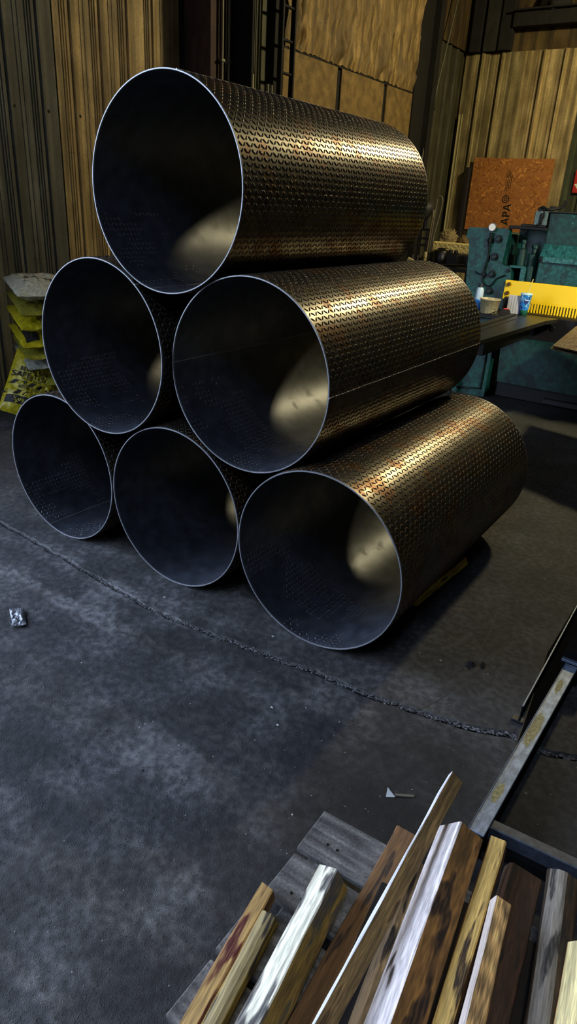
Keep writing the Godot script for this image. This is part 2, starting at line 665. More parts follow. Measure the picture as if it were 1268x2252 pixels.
# ------------------------------------------------------------------ walls
func rib_sheet(width: float, height: float, first := 0.155, pitch := 0.31, rise := 0.036) -> ArrayMesh:
	# one corrugated steel sheet: x across, y up, ribs towards +z
	var prof := [Vector2(0, 0)]
	var s := first
	while s < width - 0.05:
		if rise < 0.02:
			for e in [-0.085, -0.06, -0.035]:
				if s + e > 0.01:
					prof.append_array([Vector2(s + e - 0.005, 0), Vector2(s + e - 0.002, 0.008), Vector2(s + e + 0.002, 0.008), Vector2(s + e + 0.005, 0)])
			prof.append_array([Vector2(s - 0.004, 0), Vector2(s, -0.006), Vector2(s + 0.010, -0.006), Vector2(s + 0.014, 0.012), Vector2(s + 0.03, 0.012), Vector2(s + 0.075, 0.0)])
			if s + 0.16 < width:
				prof.append_array([Vector2(s + 0.11, 0), Vector2(s + 0.113, 0.005), Vector2(s + 0.117, 0.005), Vector2(s + 0.12, 0), Vector2(s + 0.15, 0), Vector2(s + 0.153, 0.005), Vector2(s + 0.157, 0.005), Vector2(s + 0.16, 0)])
			s += pitch
			continue
		if s - 0.13 > 0.02:
			prof.append_array([Vector2(s - 0.112, 0), Vector2(s - 0.104, 0.004), Vector2(s - 0.088, 0.004), Vector2(s - 0.08, 0)])
		prof.append_array([Vector2(s - 0.034, 0), Vector2(s - 0.020, rise), Vector2(s + 0.012, rise), Vector2(s + 0.026, 0)])
		if s + 0.15 < width:
			prof.append_array([Vector2(s + 0.075, 0), Vector2(s + 0.083, 0.004), Vector2(s + 0.10, 0.004), Vector2(s + 0.108, 0)])
		s += pitch
	prof.append(Vector2(width, 0))
	var outline := PackedVector2Array(prof)
	outline.append(Vector2(width, -0.010))
	outline.append(Vector2(0, -0.010))
	var st := begin()
	# plate() extrudes along -z; stand it up so that the extrusion runs down from the top edge
	plate(st, outline, height, Transform3D(Basis(Vector3(1, 0, 0), Vector3(0, 0, 1), Vector3(0, -1, 0)), Vector3(0, 0, 0)))
	st.generate_normals()
	return st.commit()


func wall_paint(c: Color) -> StandardMaterial3D:
	return tri_mat(c, tex.grime, Vector3(0.62, 0.28, 0.62), 0.62, 0.1, tex.fine, 0.08, true)


func build_left_wall() -> void:
	var root := structure("wall_left")
	var st := begin()
	# a tall doorway stands open from z = -1.4 to z = 4.2
	box(st, Vector3(LEFT_X - 0.13, 3.25, -7.05), Vector3(0.2, 6.9, 11.3))
	done(st, "backing", flat_mat(Color(0.16, 0.15, 0.13), 0.9), root)
	st = begin()
	box(st, Vector3(LEFT_X - 0.13, 3.25, 4.7), Vector3(0.2, 6.9, 1.0))
	done(st, "backing", flat_mat(Color(0.16, 0.15, 0.13), 0.9), root)
	st = begin()
	box(st, Vector3(LEFT_X - 0.13, 5.65, 1.4), Vector3(0.2, 2.1, 5.6))
	done(st, "door_header", flat_mat(Color(0.16, 0.15, 0.13), 0.9), root)
	var grey := wall_paint(Color(0.46, 0.46, 0.42))
	var tan := wall_paint(Color(0.86, 0.74, 0.50))
	var green := wall_paint(Color(0.42, 0.42, 0.30))
	var dark := wall_paint(Color(0.36, 0.36, 0.26))
	var turn := Basis(Vector3(0, 0, -1), Vector3(0, 1, 0), Vector3(1, 0, 0))
	var lay := func(z0: float, z1: float, h: float, m: Material) -> void:
		var z := z0
		while z > z1 + 0.02:
			var w := minf(0.93, z - z1)
			put(rib_sheet(w, h, 0.155, 0.31, 0.010 if z0 > -7.0 else 0.036), "wall_sheet", m, root, Transform3D(turn, Vector3(LEFT_X, 0, z)))
			z -= w
	lay.call(-1.45, -4.254, 6.4, grey)
	lay.call(-4.256, -5.70, 6.4, tan)
	lay.call(-6.46, -7.08, 6.4, green)
	lay.call(-7.08, -11.20, 4.08, dark)
	lay.call(-11.20, -12.6, 4.08, dark)
	# screw heads on the sheets
	var rust := flat_mat(Color(0.07, 0.05, 0.04), 0.8, 0.3)
	for z in [-3.20, -3.51, -3.82, -4.14, -4.46, -4.77]:
		for y in [2.275, 1.02, 3.6]:
			var s := begin()
			rod(s, Vector3(LEFT_X, y, z), Vector3(LEFT_X + 0.01, y, z), 0.013, 8)
			done(s, "screw", rust, root)
	# upper sheet above the corrugation by the corner
	var up := begin()
	box(up, Vector3(LEFT_X + 0.01, 5.3, -11.9), Vector3(0.03, 2.4, 1.36))
	done(up, "upper_panel", tri_mat(Color(0.42, 0.34, 0.18), tex.grime, Vector3(0.6, 0.3, 0.6), 0.8), root)
	# steel column between the tan and green sheets
	var red := tri_mat(Color(0.36, 0.26, 0.23), tex.blotch, Vector3(0.8, 0.3, 0.8), 0.75, 0.1)
	var c := structure("trim_1")
	var b := begin()
	box(b, Vector3(LEFT_X + 0.18, 3.2, -5.77), Vector3(0.32, 6.4, 0.03), 0.003)
	done(b, "flange", red, c)
	b = begin()
	box(b, Vector3(LEFT_X + 0.06, 3.2, -6.05), Vector3(0.02, 6.4, 0.53), 0.003)
	done(b, "web", red, c)
	b = begin()
	box(b, Vector3(LEFT_X + 0.18, 3.2, -6.40), Vector3(0.32, 6.4, 0.03), 0.003)
	done(b, "flange", flat_mat(Color(0.10, 0.09, 0.085), 0.8, 0.2), c)
	# dark posts on both sides of the boarded bay
	var post := tri_mat(Color(0.13, 0.115, 0.105), tex.blotch, Vector3(0.8, 0.3, 0.8), 0.8, 0.1)
	var p := structure("trim_2")
	b = begin()
	box(b, Vector3(LEFT_X + 0.05, 3.2, -7.185), Vector3(0.08, 6.4, 0.14), 0.004)
	done(b, "post", post, p)
	p = structure("trim_3")
	b = begin()
	box(b, Vector3(LEFT_X + 0.11, 3.2, -11.12), Vector3(0.2, 6.4, 0.14), 0.004)
	done(b, "post", post, p)
	b = begin()
	box(b, Vector3(LEFT_X + 0.06, 3.2, -10.86), Vector3(0.1, 6.4, 0.42), 0.004)
	done(b, "post_back", post, p)
	# battens under the boards
	p = structure("trim_4")
	b = begin()
	box(b, Vector3(LEFT_X + 0.045, 3.262, -9.14), Vector3(0.05, 0.03, 3.8), 0.003)
	done(b, "batten", post, p)
	for z in [-8.535, -9.79]:
		b = begin()
		box(b, Vector3(LEFT_X + 0.04, 2.63, z), Vector3(0.03, 1.2, 0.10), 0.003)
		done(b, "batten", post, p)
	# three tan boards
	var bm := tri_mat(Color(0.64, 0.52, 0.30), tex.blotch, Vector3(0.5, 0.5, 0.5), 0.75, 0.0, tex.cloud, 0.1, true)
	var names := ["leftmost of three square tan boards, dark chip at its corner", "middle one of the three square tan boards on the left wall", "rightmost of three square tan boards, nearest the back corner"]
	var zs := [[-7.31, -8.48], [-8.59, -9.74], [-9.84, -11.02]]
	for k in 3:
		b = begin()
		box(b, Vector3(LEFT_X + 0.068, 2.63, (zs[k][0] + zs[k][1]) * 0.5), Vector3(0.024, 1.235, zs[k][0] - zs[k][1]), 0.004)
		single(b, "wall_board", bm, names[k], "board", "tan boards on the left wall")
	# insulation sheet hanging above the boards
	insulation()
	# conduits on the column, ladder, brackets, cable
	var pale := flat_mat(Color(0.52, 0.50, 0.40), 0.5, 0.2)
	for k in 2:
		b = begin()
		sweep(b, [Vector3(LEFT_X + 0.11, 0.1, [-6.205, -6.31][k]), Vector3(LEFT_X + 0.11, 6.3, [-6.205, -6.31][k])], 0.014, 10)
		var o := single(b, "conduit", pale, ["left of two pale vertical conduits on the dark wall column", "right of two pale vertical conduits on the dark wall column"][k], "conduit", "conduits on the column")
		for y in [0.8, 2.95, 4.6]:
			var s := begin()
			box(s, Vector3(LEFT_X + 0.1, y, [-6.205, -6.31][k]), Vector3(0.06, 0.025, 0.05), 0.003)
			done(s, "strap", pale, o)
	var lad := thing("ladder", "dark steel ladder standing against the wall left of the tan boards", "ladder", Vector3(LEFT_X + 0.2, 0, -7.17))
	var iron := flat_mat(Color(0.09, 0.08, 0.075), 0.6, 0.4)
	for z in [0.10, -0.13]:
		b = begin()
		box(b, Vector3(0, 2.6, z), Vector3(0.06, 5.2, 0.03), 0.004)
		done(b, "rail", iron, lad)
	for k in 17:
		b = begin()
		rod(b, Vector3(0, 0.28 + k * 0.30, 0.10), Vector3(0, 0.28 + k * 0.30, -0.13), 0.016, 10)
		done(b, "rung", iron, lad)
	var white := flat_mat(Color(0.66, 0.62, 0.50), 0.7)
	b = begin()
	box(b, Vector3(LEFT_X + 0.09, 2.78, -6.72), Vector3(0.05, 0.26, 0.025), 0.003)
	box(b, Vector3(LEFT_X + 0.09, 2.895, -6.65), Vector3(0.05, 0.025, 0.12), 0.003)
	single(b, "wall_bracket", white, "small pale angled bracket on the green wall sheet beside the conduits", "bracket")
	b = begin()
	box(b, Vector3(LEFT_X + 0.10, 2.76, -7.03), Vector3(0.03, 0.2, 0.085), 0.003)
	for y in [2.71, 2.82]:
		rod(b, Vector3(LEFT_X + 0.115, y, -7.03), Vector3(LEFT_X + 0.122, y, -7.03), 0.009, 8)
	single(b, "hanger_plate", white, "small pale plate with bolt heads at the foot of the dark ladder bay", "plate")
	b = begin()
	sweep(b, smooth_path([Vector3(LEFT_X + 0.08, 3.15, -6.46), Vector3(LEFT_X + 0.09, 2.95, -6.50), Vector3(LEFT_X + 0.1, 2.75, -6.60), Vector3(LEFT_X + 0.1, 2.5, -6.63)], 4), 0.012, 6)
	single(b, "wire", white, "short pale curved wire hanging beside the dark wall column", "wire")
	b = begin()
	sweep(b, smooth_path([Vector3(LEFT_X + 0.16, 5.0, -11.80), Vector3(LEFT_X + 0.16, 4.61, -11.69), Vector3(LEFT_X + 0.17, 3.06, -11.19), Vector3(LEFT_X + 0.18, 2.2, -10.98)], 6), 0.014, 8)
	single(b, "hose", flat_mat(Color(0.34, 0.33, 0.26), 0.6), "thin slanting cable hanging across the dark corrugated corner", "cable")
	for y in [3.47, 3.14]:
		b = begin()
		box(b, Vector3(LEFT_X + 0.08, y, -11.26), Vector3(0.12, 0.03, 0.26), 0.004)
		box(b, Vector3(LEFT_X + 0.03, y, -11.26), Vector3(0.02, 0.09, 0.10), 0.004)
		single(b, "wall_bracket", iron, "upper dark pipe bracket on the post by the back corner" if y > 3.3 else "lower dark pipe bracket on the post by the back corner", "bracket", "pipe brackets by the corner")


func insulation() -> void:
	var n := FastNoiseLite.new()
	n.seed = 9
	n.frequency = 1.0
	var st := begin()
	st.set_smooth_group(1)
	var nu := 150
	var nv := 60
	var at := func(u: float, v: float) -> Vector3:
		var z := lerpf(-7.325, -10.64, u)
		var y := lerpf(3.27 + 0.03 * n.get_noise_2d(u * 30.0, 4.0), 6.1, v)
		var fold := absf(n.get_noise_2d(z * 5.0 + 0.6 * sin(y * 2.0), y * 0.8)) * 0.10
		fold += n.get_noise_2d(z * 16.0 + y * 1.6, y * 2.6) * 0.035
		for s in [-7.62, -8.55, -9.62]:
			var d: float = z - s - 0.12 * (y - 3.3) * (1.0 if s > -8.0 else 0.25)
			fold -= 0.09 * exp(-d * d / 0.0016) - 0.05 * exp(-(d - 0.07) * (d - 0.07) / 0.002)
		return Vector3(LEFT_X + 0.08 + fold * smoothstep(0.0, 0.05, v) + 0.06 * v, y, z)
	for i in nu:
		for j in nv:
			var a: Vector3 = at.call(float(i) / nu, float(j) / nv)
			var b: Vector3 = at.call(float(i + 1) / nu, float(j) / nv)
			var c: Vector3 = at.call(float(i + 1) / nu, float(j + 1) / nv)
			var d: Vector3 = at.call(float(i) / nu, float(j + 1) / nv)
			quad(st, a, b, c, d, Vector3(1, 0, 0))
	st.set_smooth_group(-1)
	for i in nu:
		var a: Vector3 = at.call(float(i) / nu, 0.0)
		var b: Vector3 = at.call(float(i + 1) / nu, 0.0)
		quad(st, a, b, Vector3(LEFT_X + 0.04, b.y, b.z), Vector3(LEFT_X + 0.04, a.y, a.z), Vector3(0, -1, 0))
	for u in [0.0, 1.0]:
		for j in nv:
			var a: Vector3 = at.call(u, float(j) / nv)
			var b: Vector3 = at.call(u, float(j + 1) / nv)
			quad(st, a, b, Vector3(LEFT_X + 0.04, b.y, b.z), Vector3(LEFT_X + 0.04, a.y, a.z), Vector3(0, 0, 1.0 - 2.0 * u))
	single(st, "insulation_sheet", tri_mat(Color(0.72, 0.60, 0.37), tex.grime, Vector3(0.9, 0.35, 0.9), 0.7, 0.0, tex.fine, 0.2, true), "large wrinkled tan insulation sheet hanging above the square boards", "insulation")


func build_back_wall() -> void:
	var root := structure("wall_back")
	var b := begin()
	box(b, Vector3(1.4, 3.25, BACK_Z - 0.13), Vector3(13.6, 6.9, 0.2))
	done(b, "backing", tri_mat(Color(0.46, 0.38, 0.21), tex.grime, Vector3(0.5, 0.3, 0.5), 0.8, 0.0, null, 0.0, true), root)
	var tan := wall_paint(Color(0.92, 0.82, 0.58))
	var olive := wall_paint(Color(0.78, 0.71, 0.50))
	var green := wall_paint(Color(0.34, 0.38, 0.25))
	var x := -5.16
	while x < 8.0:
		var w := minf(0.99, 8.1 - x)
		if x < -3.3 and x + w > -3.22:
			w = -3.22 - x
		var m := olive if x < -4.2 else (tan if x < -3.3 else green)
		put(rib_sheet(w, 4.06 if x < -3.3 else 3.5, 0.31, 0.33, 0.046), "wall_sheet", m, root, Transform3D(Basis(), Vector3(x, 0, BACK_Z)))
		x += w
	b = begin()
	box(b, Vector3(-2.9, 3.78, BACK_Z + 0.01), Vector3(0.7, 0.56, 0.02))
	done(b, "upper_panel", tan, root)
	# columns and beam above the sheets
	var dark := tri_mat(Color(0.15, 0.14, 0.13), tex.blotch, Vector3(0.8, 0.4, 0.8), 0.85)
	var c := structure("trim_5")
	for k in 3:
		b = begin()
		box(b, Vector3([-5.0, -4.74, -4.505][k], 5.25, BACK_Z + 0.06), Vector3([0.17, 0.25, 0.2][k], 2.36, [0.10, 0.06, 0.14][k]), 0.004)
		done(b, "column_face", tri_mat(Color(0.24, 0.23, 0.20), tex.blotch, Vector3(0.8, 0.4, 0.8), 0.85) if k == 1 else dark, c)
	c = structure("trim_6")
	b = begin()
	box(b, Vector3(1.8, 4.45, BACK_Z + 0.10), Vector3(12.4, 0.19, 0.16), 0.006)
	done(b, "beam", dark, c)
	b = begin()
	box(b, Vector3(1.8, 4.56, BACK_Z + 0.14), Vector3(12.4, 0.025, 0.24), 0.004)
	done(b, "beam_flange", dark, c)
	b = begin()
	lathe(b, [Vector2(0, 0), Vector2(0.22, 0.0), Vector2(0.235, 0.02), Vector2(0.235, 0.07), Vector2(0.20, 0.11), Vector2(0.07, 0.12), Vector2(0.06, 0.17), Vector2(0, 0.18)], 32, Transform3D(Basis(Vector3(1, 0, 0), Vector3(0, 0, 1), Vector3(0, -1, 0)), Vector3(-3.81, 4.60, BACK_Z + 0.06)))
	single(b, "fan_hub", dark, "black round fan housing resting on the high beam of the back wall", "fan")
	# oriented strand board with its stamp
	var osb := thing("strand_board", "brown strand board with a dark stamp leaning on the back wall", "board", Vector3(-4.06, 1.43, BACK_Z + 0.085))
	b = begin()
	box(b, Vector3(0, 0.56, 0), Vector3(1.34, 1.12, 0.02), 0.002)
	done(b, "panel", tri_mat(Color(1.0, 0.95, 0.85), tex.osb, Vector3(0.5, 0.5, 0.5), 0.75, 0.0, tex.fine, 0.1), osb)
	var ink := flat_mat(Color(0.05, 0.04, 0.03), 0.9)
	var side := Basis(Vector3(0, 0, 1), PI / 2)
	print_text("APA", 0.125, ink, osb, Transform3D(side, Vector3(0.03, 0.27, 0.0105)), "stamp_text")
	b = begin()
	for k in 28:
		for r in [[0.062, 0.046], [0.030, 0.016]]:
			var a := TAU * k / 28
			var d := TAU * (k + 1) / 28
			var e := Vector3(-0.02, 0.505, 0.0112)
			quad(b, e + Vector3(cos(a), sin(a), 0) * r[0], e + Vector3(cos(d), sin(d), 0) * r[0], e + Vector3(cos(d), sin(d), 0) * r[1], e + Vector3(cos(a), sin(a), 0) * r[1], Vector3(0, 0, 1))
	for k in 3:
		box(b, Vector3(-0.03 + k * 0.026, 0.78, 0.0110), Vector3(0.009, 0.33 - 0.05 * k, 0.0008))
	for k in 8:
		box(b, Vector3(-0.055, 0.64 + k * 0.04, 0.0110), Vector3(0.012, 0.022, 0.0008))
	done(b, "stamp_mark", ink, osb)
	# dark post left of the board, bright straightedges, sign
	b = begin()
	box(b, Vector3(-4.79, 1.2, BACK_Z + 0.12), Vector3(0.07, 2.4, 0.09), 0.008)
	single(b, "square_post", flat_mat(Color(0.17, 0.15, 0.16), 0.6, 0.3), "dark square post standing at the left edge of the strand board", "post")
	b = begin()
	for dx in [0.0, 0.052]:
		box(b, Vector3(-5.112 + dx, 2.2, BACK_Z + 0.075), Vector3(0.012, 2.0, 0.03), 0.002)
	box(b, Vector3(-5.086, 2.2, BACK_Z + 0.07), Vector3(0.045, 1.96, 0.008))
	box(b, Vector3(-5.086, 0.62, BACK_Z + 0.07), Vector3(0.03, 1.24, 0.03), 0.002)
	single(b, "metal_channel", flat_mat(Color(0.80, 0.76, 0.58), 0.35, 0.5), "tall bright narrow metal channel standing in the back corner", "channel")
	var sign_root := thing("arrow_sign", "small red sign with a white down arrow on the green sheet", "sign", Vector3(-2.93, 2.24, BACK_Z + 0.045))
	b = begin()
	box(b, Vector3.ZERO, Vector3(0.22, 0.33, 0.008), 0.002)
	done(b, "panel", flat_mat(Color(0.70, 0.12, 0.07), 0.5), sign_root)
	b = begin()
	plate(b, PackedVector2Array([Vector2(-0.10, -0.04), Vector2(-0.06, -0.04), Vector2(-0.06, 0.10), Vector2(0.06, 0.10), Vector2(0.06, -0.04), Vector2(0.10, -0.04), Vector2(0.0, -0.155)]), 0.002, Transform3D(Basis(), Vector3(0, 0, 0.006)))
	done(b, "arrow", flat_mat(Color(0.88, 0.84, 0.74), 0.6), sign_root)
	print_text("FIRE", 0.055, flat_mat(Color(0.88, 0.84, 0.74), 0.6), sign_root, Transform3D(Basis(), Vector3(0, 0.115, 0.0048)), "sign_text")


func print_text(text: String, size: float, m: Material, parent: Node, at: Transform3D, called := "lettering") -> void:
	var t := TextMesh.new()
	var f := SystemFont.new()
	f.font_names = PackedStringArray(["Droid Sans"])
	f.font_weight = 700
	t.font = f
	t.text = text
	t.font_size = 64
	t.pixel_size = size / 46.0
	t.depth = 0.0012
	put(t, called, m, parent, at)


func build_shell() -> void:
	var plain := tri_mat(Color(0.22, 0.21, 0.19), tex.grime, Vector3(0.5, 0.3, 0.5), 0.8, 0.0, null, 0.0, true)
	var r := structure("wall_right")
	var b := begin()
	box(b, Vector3(8.13, 3.25, -1.8), Vector3(0.2, 6.9, 21.8))
	done(b, "backing", plain, r)
	r = structure("wall_front")
	b = begin()
	box(b, Vector3(1.45, 3.25, 5.15), Vector3(13.5, 6.9, 0.2))
	done(b, "backing", plain, r)
	r = structure("ceiling")
	b = begin()
	# roof with one open skylight behind the lumber
	var deck := flat_mat(Color(0.22, 0.22, 0.2), 0.8)
	for q in [[-5.4, -0.6, -12.7, 5.3], [1.5, 8.2, -12.7, 5.3], [-0.6, 1.5, -12.7, 1.4], [-0.6, 1.5, 4.3, 5.3]]:
		b = begin()
		box(b, Vector3((q[0] + q[1]) * 0.5, 6.55, (q[2] + q[3]) * 0.5), Vector3(q[1] - q[0], 0.2, q[3] - q[2]))
		done(b, "roof_deck", deck, r)
	for k in 5:
		b = begin()
		box(b, Vector3(1.4, 6.34, 0.9 - k * 2.6), Vector3(13.2, 0.22, 0.12))
		done(b, "purlin", flat_mat(Color(0.14, 0.13, 0.12), 0.8), r)


# ------------------------------------------------------------------ the six tubes
func steel(c: Color, rough: float, metal: float, t := "steel") -> StandardMaterial3D:
	var m := flat_mat(c, rough, metal)
	m.albedo_texture = tex[t]
	m.roughness_texture = tex.steel_rough
	m.roughness = rough
	return m


func shell_part(r: float, l: float, inward: bool) -> ArrayMesh:
	var n := 144
	var v := PackedVector3Array()
	var nn := PackedVector3Array()
	var uv := PackedVector2Array()
	var idx := PackedInt32Array()
	for i in n + 1:
		var a := TAU * i / n
		for k in 5:
			v.append(Vector3(cos(a) * r, sin(a) * r, -l * k / 4.0))
			nn.append(Vector3(cos(a), sin(a), 0) * (-1.0 if inward else 1.0))
			uv.append(Vector2(a * r / 1.1, l * k / 4.0 / 1.1))
	for i in n:
		for k in 4:
			var a := i * 5 + k
			var q := [a, a + 1, a + 6, a + 5]
			var t := [0, 1, 2, 0, 2, 3]
			var p: Vector3 = (v[q[1]] - v[q[0]]).cross(v[q[2]] - v[q[0]])
			if p.dot(nn[a]) > 0.0:
				t = [0, 2, 1, 0, 3, 2]
			for e in t:
				idx.append(q[e])
	var arr := []
	arr.resize(Mesh.ARRAY_MAX)
	arr[Mesh.ARRAY_VERTEX] = v
	arr[Mesh.ARRAY_NORMAL] = nn
	arr[Mesh.ARRAY_TEX_UV] = uv
	arr[Mesh.ARRAY_INDEX] = idx
	var m := ArrayMesh.new()
	m.add_surface_from_arrays(Mesh.PRIMITIVE_TRIANGLES, arr)
	return m


func rim_ring(r0: float, r1: float) -> ArrayMesh:
	var st := begin()
	st.set_smooth_group(1)
	var n := 144
	var prof := [Vector2(r0, -0.006), Vector2(r0, -0.0012), Vector2(r0 + 0.001, 0.0), Vector2(r1 - 0.001, 0.0), Vector2(r1, -0.0012), Vector2(r1, -0.006)]
	for k in prof.size() - 1:
		st.set_smooth_group(k + 1)
		for i in n:
			var a := TAU * i / n
			var b := TAU * (i + 1) / n
			var p: Vector2 = prof[k]
			var q: Vector2 = prof[k + 1]
			var d := q - p
			var m := (a + b) * 0.5
			quad(st, Vector3(cos(a) * p.x, sin(a) * p.x, p.y), Vector3(cos(b) * p.x, sin(b) * p.x, p.y), Vector3(cos(b) * q.x, sin(b) * q.x, q.y), Vector3(cos(a) * q.x, sin(a) * q.x, q.y), Vector3(cos(m) * -d.y, sin(m) * -d.y, d.x))
	st.generate_normals()
	return st.commit()


func lozenge_mesh() -> ArrayMesh:
	# a raised lens, long axis x, standing on y = 0
	var st := begin()
	st.set_smooth_group(1)
	var base := []
	var top := []
	var n := 12
	for k in n:
		var a := TAU * k / n
		var c := cos(a)
		var w := signf(sin(a)) * pow(absf(sin(a)), 1.25)
		base.append(Vector3(c * 0.0120, -0.0004, w * 0.0042))
		top.append(Vector3(c * 0.0080, 0.0021, w * 0.0015))
	for k in n:
		var j := (k + 1) % n
		quad(st, base[k], base[j], top[j], top[k], (base[k] + base[j]) * 0.5 + Vector3(0, 0.01, 0))
		tri(st, top[k], top[j], Vector3(0, 0.0024, 0), Vector3.UP)
	st.generate_normals()
	return st.commit()


func lozenges(mesh: Mesh, r: float, inside: bool, s: int) -> MultiMesh:
	var rows := 110
	var cols := 72
	var spots := []
	var rust := FastNoiseLite.new()
	rust.seed = s
	rust.frequency = 2.4
	rust.fractal_octaves = 4
	for i in rows:
		for k in cols:
			var a := TAU * i / rows
			var z := -0.02 - 1.56 * k / (cols - 1)
			var slant := PI / 4 if (i + k) % 2 == 0 else -PI / 4
			var nrm := Vector3(cos(a), sin(a), 0)
			var q := rust.get_noise_3d(nrm.x, nrm.y, z * 1.3)
			if inside:
				if a < PI * 1.08 or a > PI * 1.60 or z < -0.42 or q < 0.02:
					continue
			var y := nrm * (-1.0 if inside else 1.0)
			var x := Vector3(0, 0, 1)
			var b := Basis(x, y, x.cross(y)) * Basis(Vector3.UP, slant)
			if inside:
				b = b.scaled(Vector3(0.8, 0.8, 0.8))
			spots.append([Transform3D(b, nrm * r + Vector3(0, 0, z)), q])
	var mm := MultiMesh.new()
	mm.transform_format = MultiMesh.TRANSFORM_3D
	mm.use_colors = true
	mm.mesh = mesh
	mm.instance_count = spots.size()
	for k in spots.size():
		mm.set_instance_transform(k, spots[k][0])
		var t := clampf(smoothstep(0.02, 0.42, spots[k][1]) + rng.randf_range(-0.12, 0.12), 0.0, 1.0)
		mm.set_instance_color(k, (Color(0.13, 0.13, 0.13) if inside else Color(0.085, 0.078, 0.068).lerp(Color(0.15, 0.078, 0.035), t)) * rng.randf_range(0.8, 1.25))
	return mm


func build_tubes() -> void:
	var outer := shell_part(TUBE_R, TUBE_LEN, false)
	var inner := shell_part(TUBE_R - 0.0055, TUBE_LEN, true)
	var rim := rim_ring(TUBE_R - 0.00552, TUBE_R + 0.0002)
	var loz := lozenge_mesh()
	var skin := steel(Color(0.50, 0.485, 0.44), 0.40, 0.97)
	var bore := steel(Color(0.31, 0.33, 0.37), 0.5, 0.35, "blotch")
	var cut := flat_mat(Color(0.56, 0.575, 0.60), 0.45, 0.6)
	var weld := flat_mat(Color(0.66, 0.64, 0.60), 0.5, 0.6)
	var lm := flat_mat(Color(1, 1, 1), 0.42, 0.75)
	lm.vertex_color_use_as_albedo = true
	# place of the front rim's centre, turn about the axis, seam angle outside, seam angle inside (degrees)
	var spec := [
		[Vector3(-2.790, 0.388, -2.108), 0.0, 200.0, -110.0, "leftmost tread plate tube of the bottom row, seam low inside"],
		[Vector3(-2.005, 0.388, -2.110), 55.0, 250.0, 999.0, "middle tread plate tube of the bottom row, between two others"],
		[Vector3(-1.2176, 0.388, -2.097), 130.0, 240.0, 999.0, "rightmost tread plate tube of the bottom row, wood block beside it"],
		[Vector3(-2.4085, 1.0665, -2.086), 200.0, 51.0, 999.0, "left tread plate tube of the middle row, beside the salt bags"],
		[Vector3(-1.6130, 1.0665, -2.126), 260.0, -0.7, 179.6, "right tread plate tube of the middle row with a bright side seam"],
		[Vector3(-2.0110, 1.7365, -2.101), 310.0, 78.0, -101.0, "single tread plate tube lying on top of the stack"]]
	for k in spec.size():
		var s: Array = spec[k]
		var t := thing("tread_plate_tube", s[4], "steel tube", s[0], 0.0, "rolled tread plate tubes in the stack")
		put(outer, "outer_skin", skin, t, Transform3D(Basis(Vector3(0, 0, 1), deg_to_rad(s[1])), Vector3.ZERO))
		put(inner, "bore", bore, t, Transform3D(Basis(Vector3(0, 0, 1), deg_to_rad(s[1])), Vector3.ZERO))
		var ring := put(rim, "front_rim", cut, t)
		ring.set_meta("label", "bright cut steel edge at the near end")
		put(rim, "back_rim", cut, t, Transform3D(Basis(Vector3.UP, PI), Vector3(0, 0, -TUBE_LEN)))
		var o := MultiMeshInstance3D.new()
		o.multimesh = lozenges(loz, TUBE_R, false, 60 + k)
		o.material_override = lm
		o.name = "tread_lozenges"
		o.set_meta("kind", "stuff")
		t.add_child(o)
		if k != 1:
			o = MultiMeshInstance3D.new()
			o.multimesh = lozenges(loz, TUBE_R - 0.0055, true, 80 + k)
			o.material_override = lm
			o.name = "bore_tread_marks"
			o.set_meta("kind", "stuff")
			t.add_child(o)
		for w in 2:
			var deg: float = s[2 + w]
			if deg > 900.0:
				continue
			var r := TUBE_R if w == 0 else TUBE_R - 0.0055
			var b := begin()
			b.set_smooth_group(1)
			var wob := FastNoiseLite.new()
			wob.seed = k * 2 + w
			wob.frequency = 14.0
			var pts := []
			for j in 81:
				var z := -TUBE_LEN * j / 80.0
				var a := deg_to_rad(deg) + 0.003 * wob.get_noise_1d(z)
				pts.append(Vector3(cos(a), sin(a), 0) * r + Vector3(0, 0, z))
			sweep(b, pts, 0.0027 if w == 0 else 0.0018, 6)
			done(b, "weld_seam", weld, t)


# ------------------------------------------------------------------ lumber on the pallet
func wood_texture(s: int, a: Color, b: Color, stain: Color, amount: float, cut: float, ripple := 0.0, blotch := 0.5, first_stain := 0.85) -> ImageTexture:
	# u runs round the timber (the first face up to cut takes colour a, the rest b), v along the grain
	var w := 160
	var h := 640
	var grain := stretched_bytes(s, w, h, w, 20, 0.09, 4)
	var hair := stretched_bytes(s + 1, w, h, w, 80, 0.24, 3)
	var spots := stretched_bytes(s + 2, w, h, 72, 64, 0.06, 5)
	var out := PackedByteArray()
	out.resize(w * h * 3)
	for y in h:
		for x in w:
			var i := y * w + x
			var g := grain[i] / 255.0
			var f := hair[i] / 255.0
			var p := spots[i] / 255.0
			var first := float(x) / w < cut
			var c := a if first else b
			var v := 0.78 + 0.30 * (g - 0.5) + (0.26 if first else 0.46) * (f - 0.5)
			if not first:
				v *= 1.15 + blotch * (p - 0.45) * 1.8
				v += ripple * 0.16 * sin(y * 0.16 + 5.0 * g + x * 0.05)
			var am := amount * (first_stain if first else 1.0)
			var k := smoothstep(1.0 - am, 1.0 - am + 0.16, p) * clampf(0.1 + 1.5 * f, 0.0, 1.0)
			out[i * 3] = byte(lerpf(c.r * v, stain.r, k) * 1.3)
			out[i * 3 + 1] = byte(lerpf(c.g * v, stain.g, k) * 1.3)
			out[i * 3 + 2] = byte(lerpf(c.b * v, stain.b, k) * 1.3)
	return rgb_texture(out, w, h)


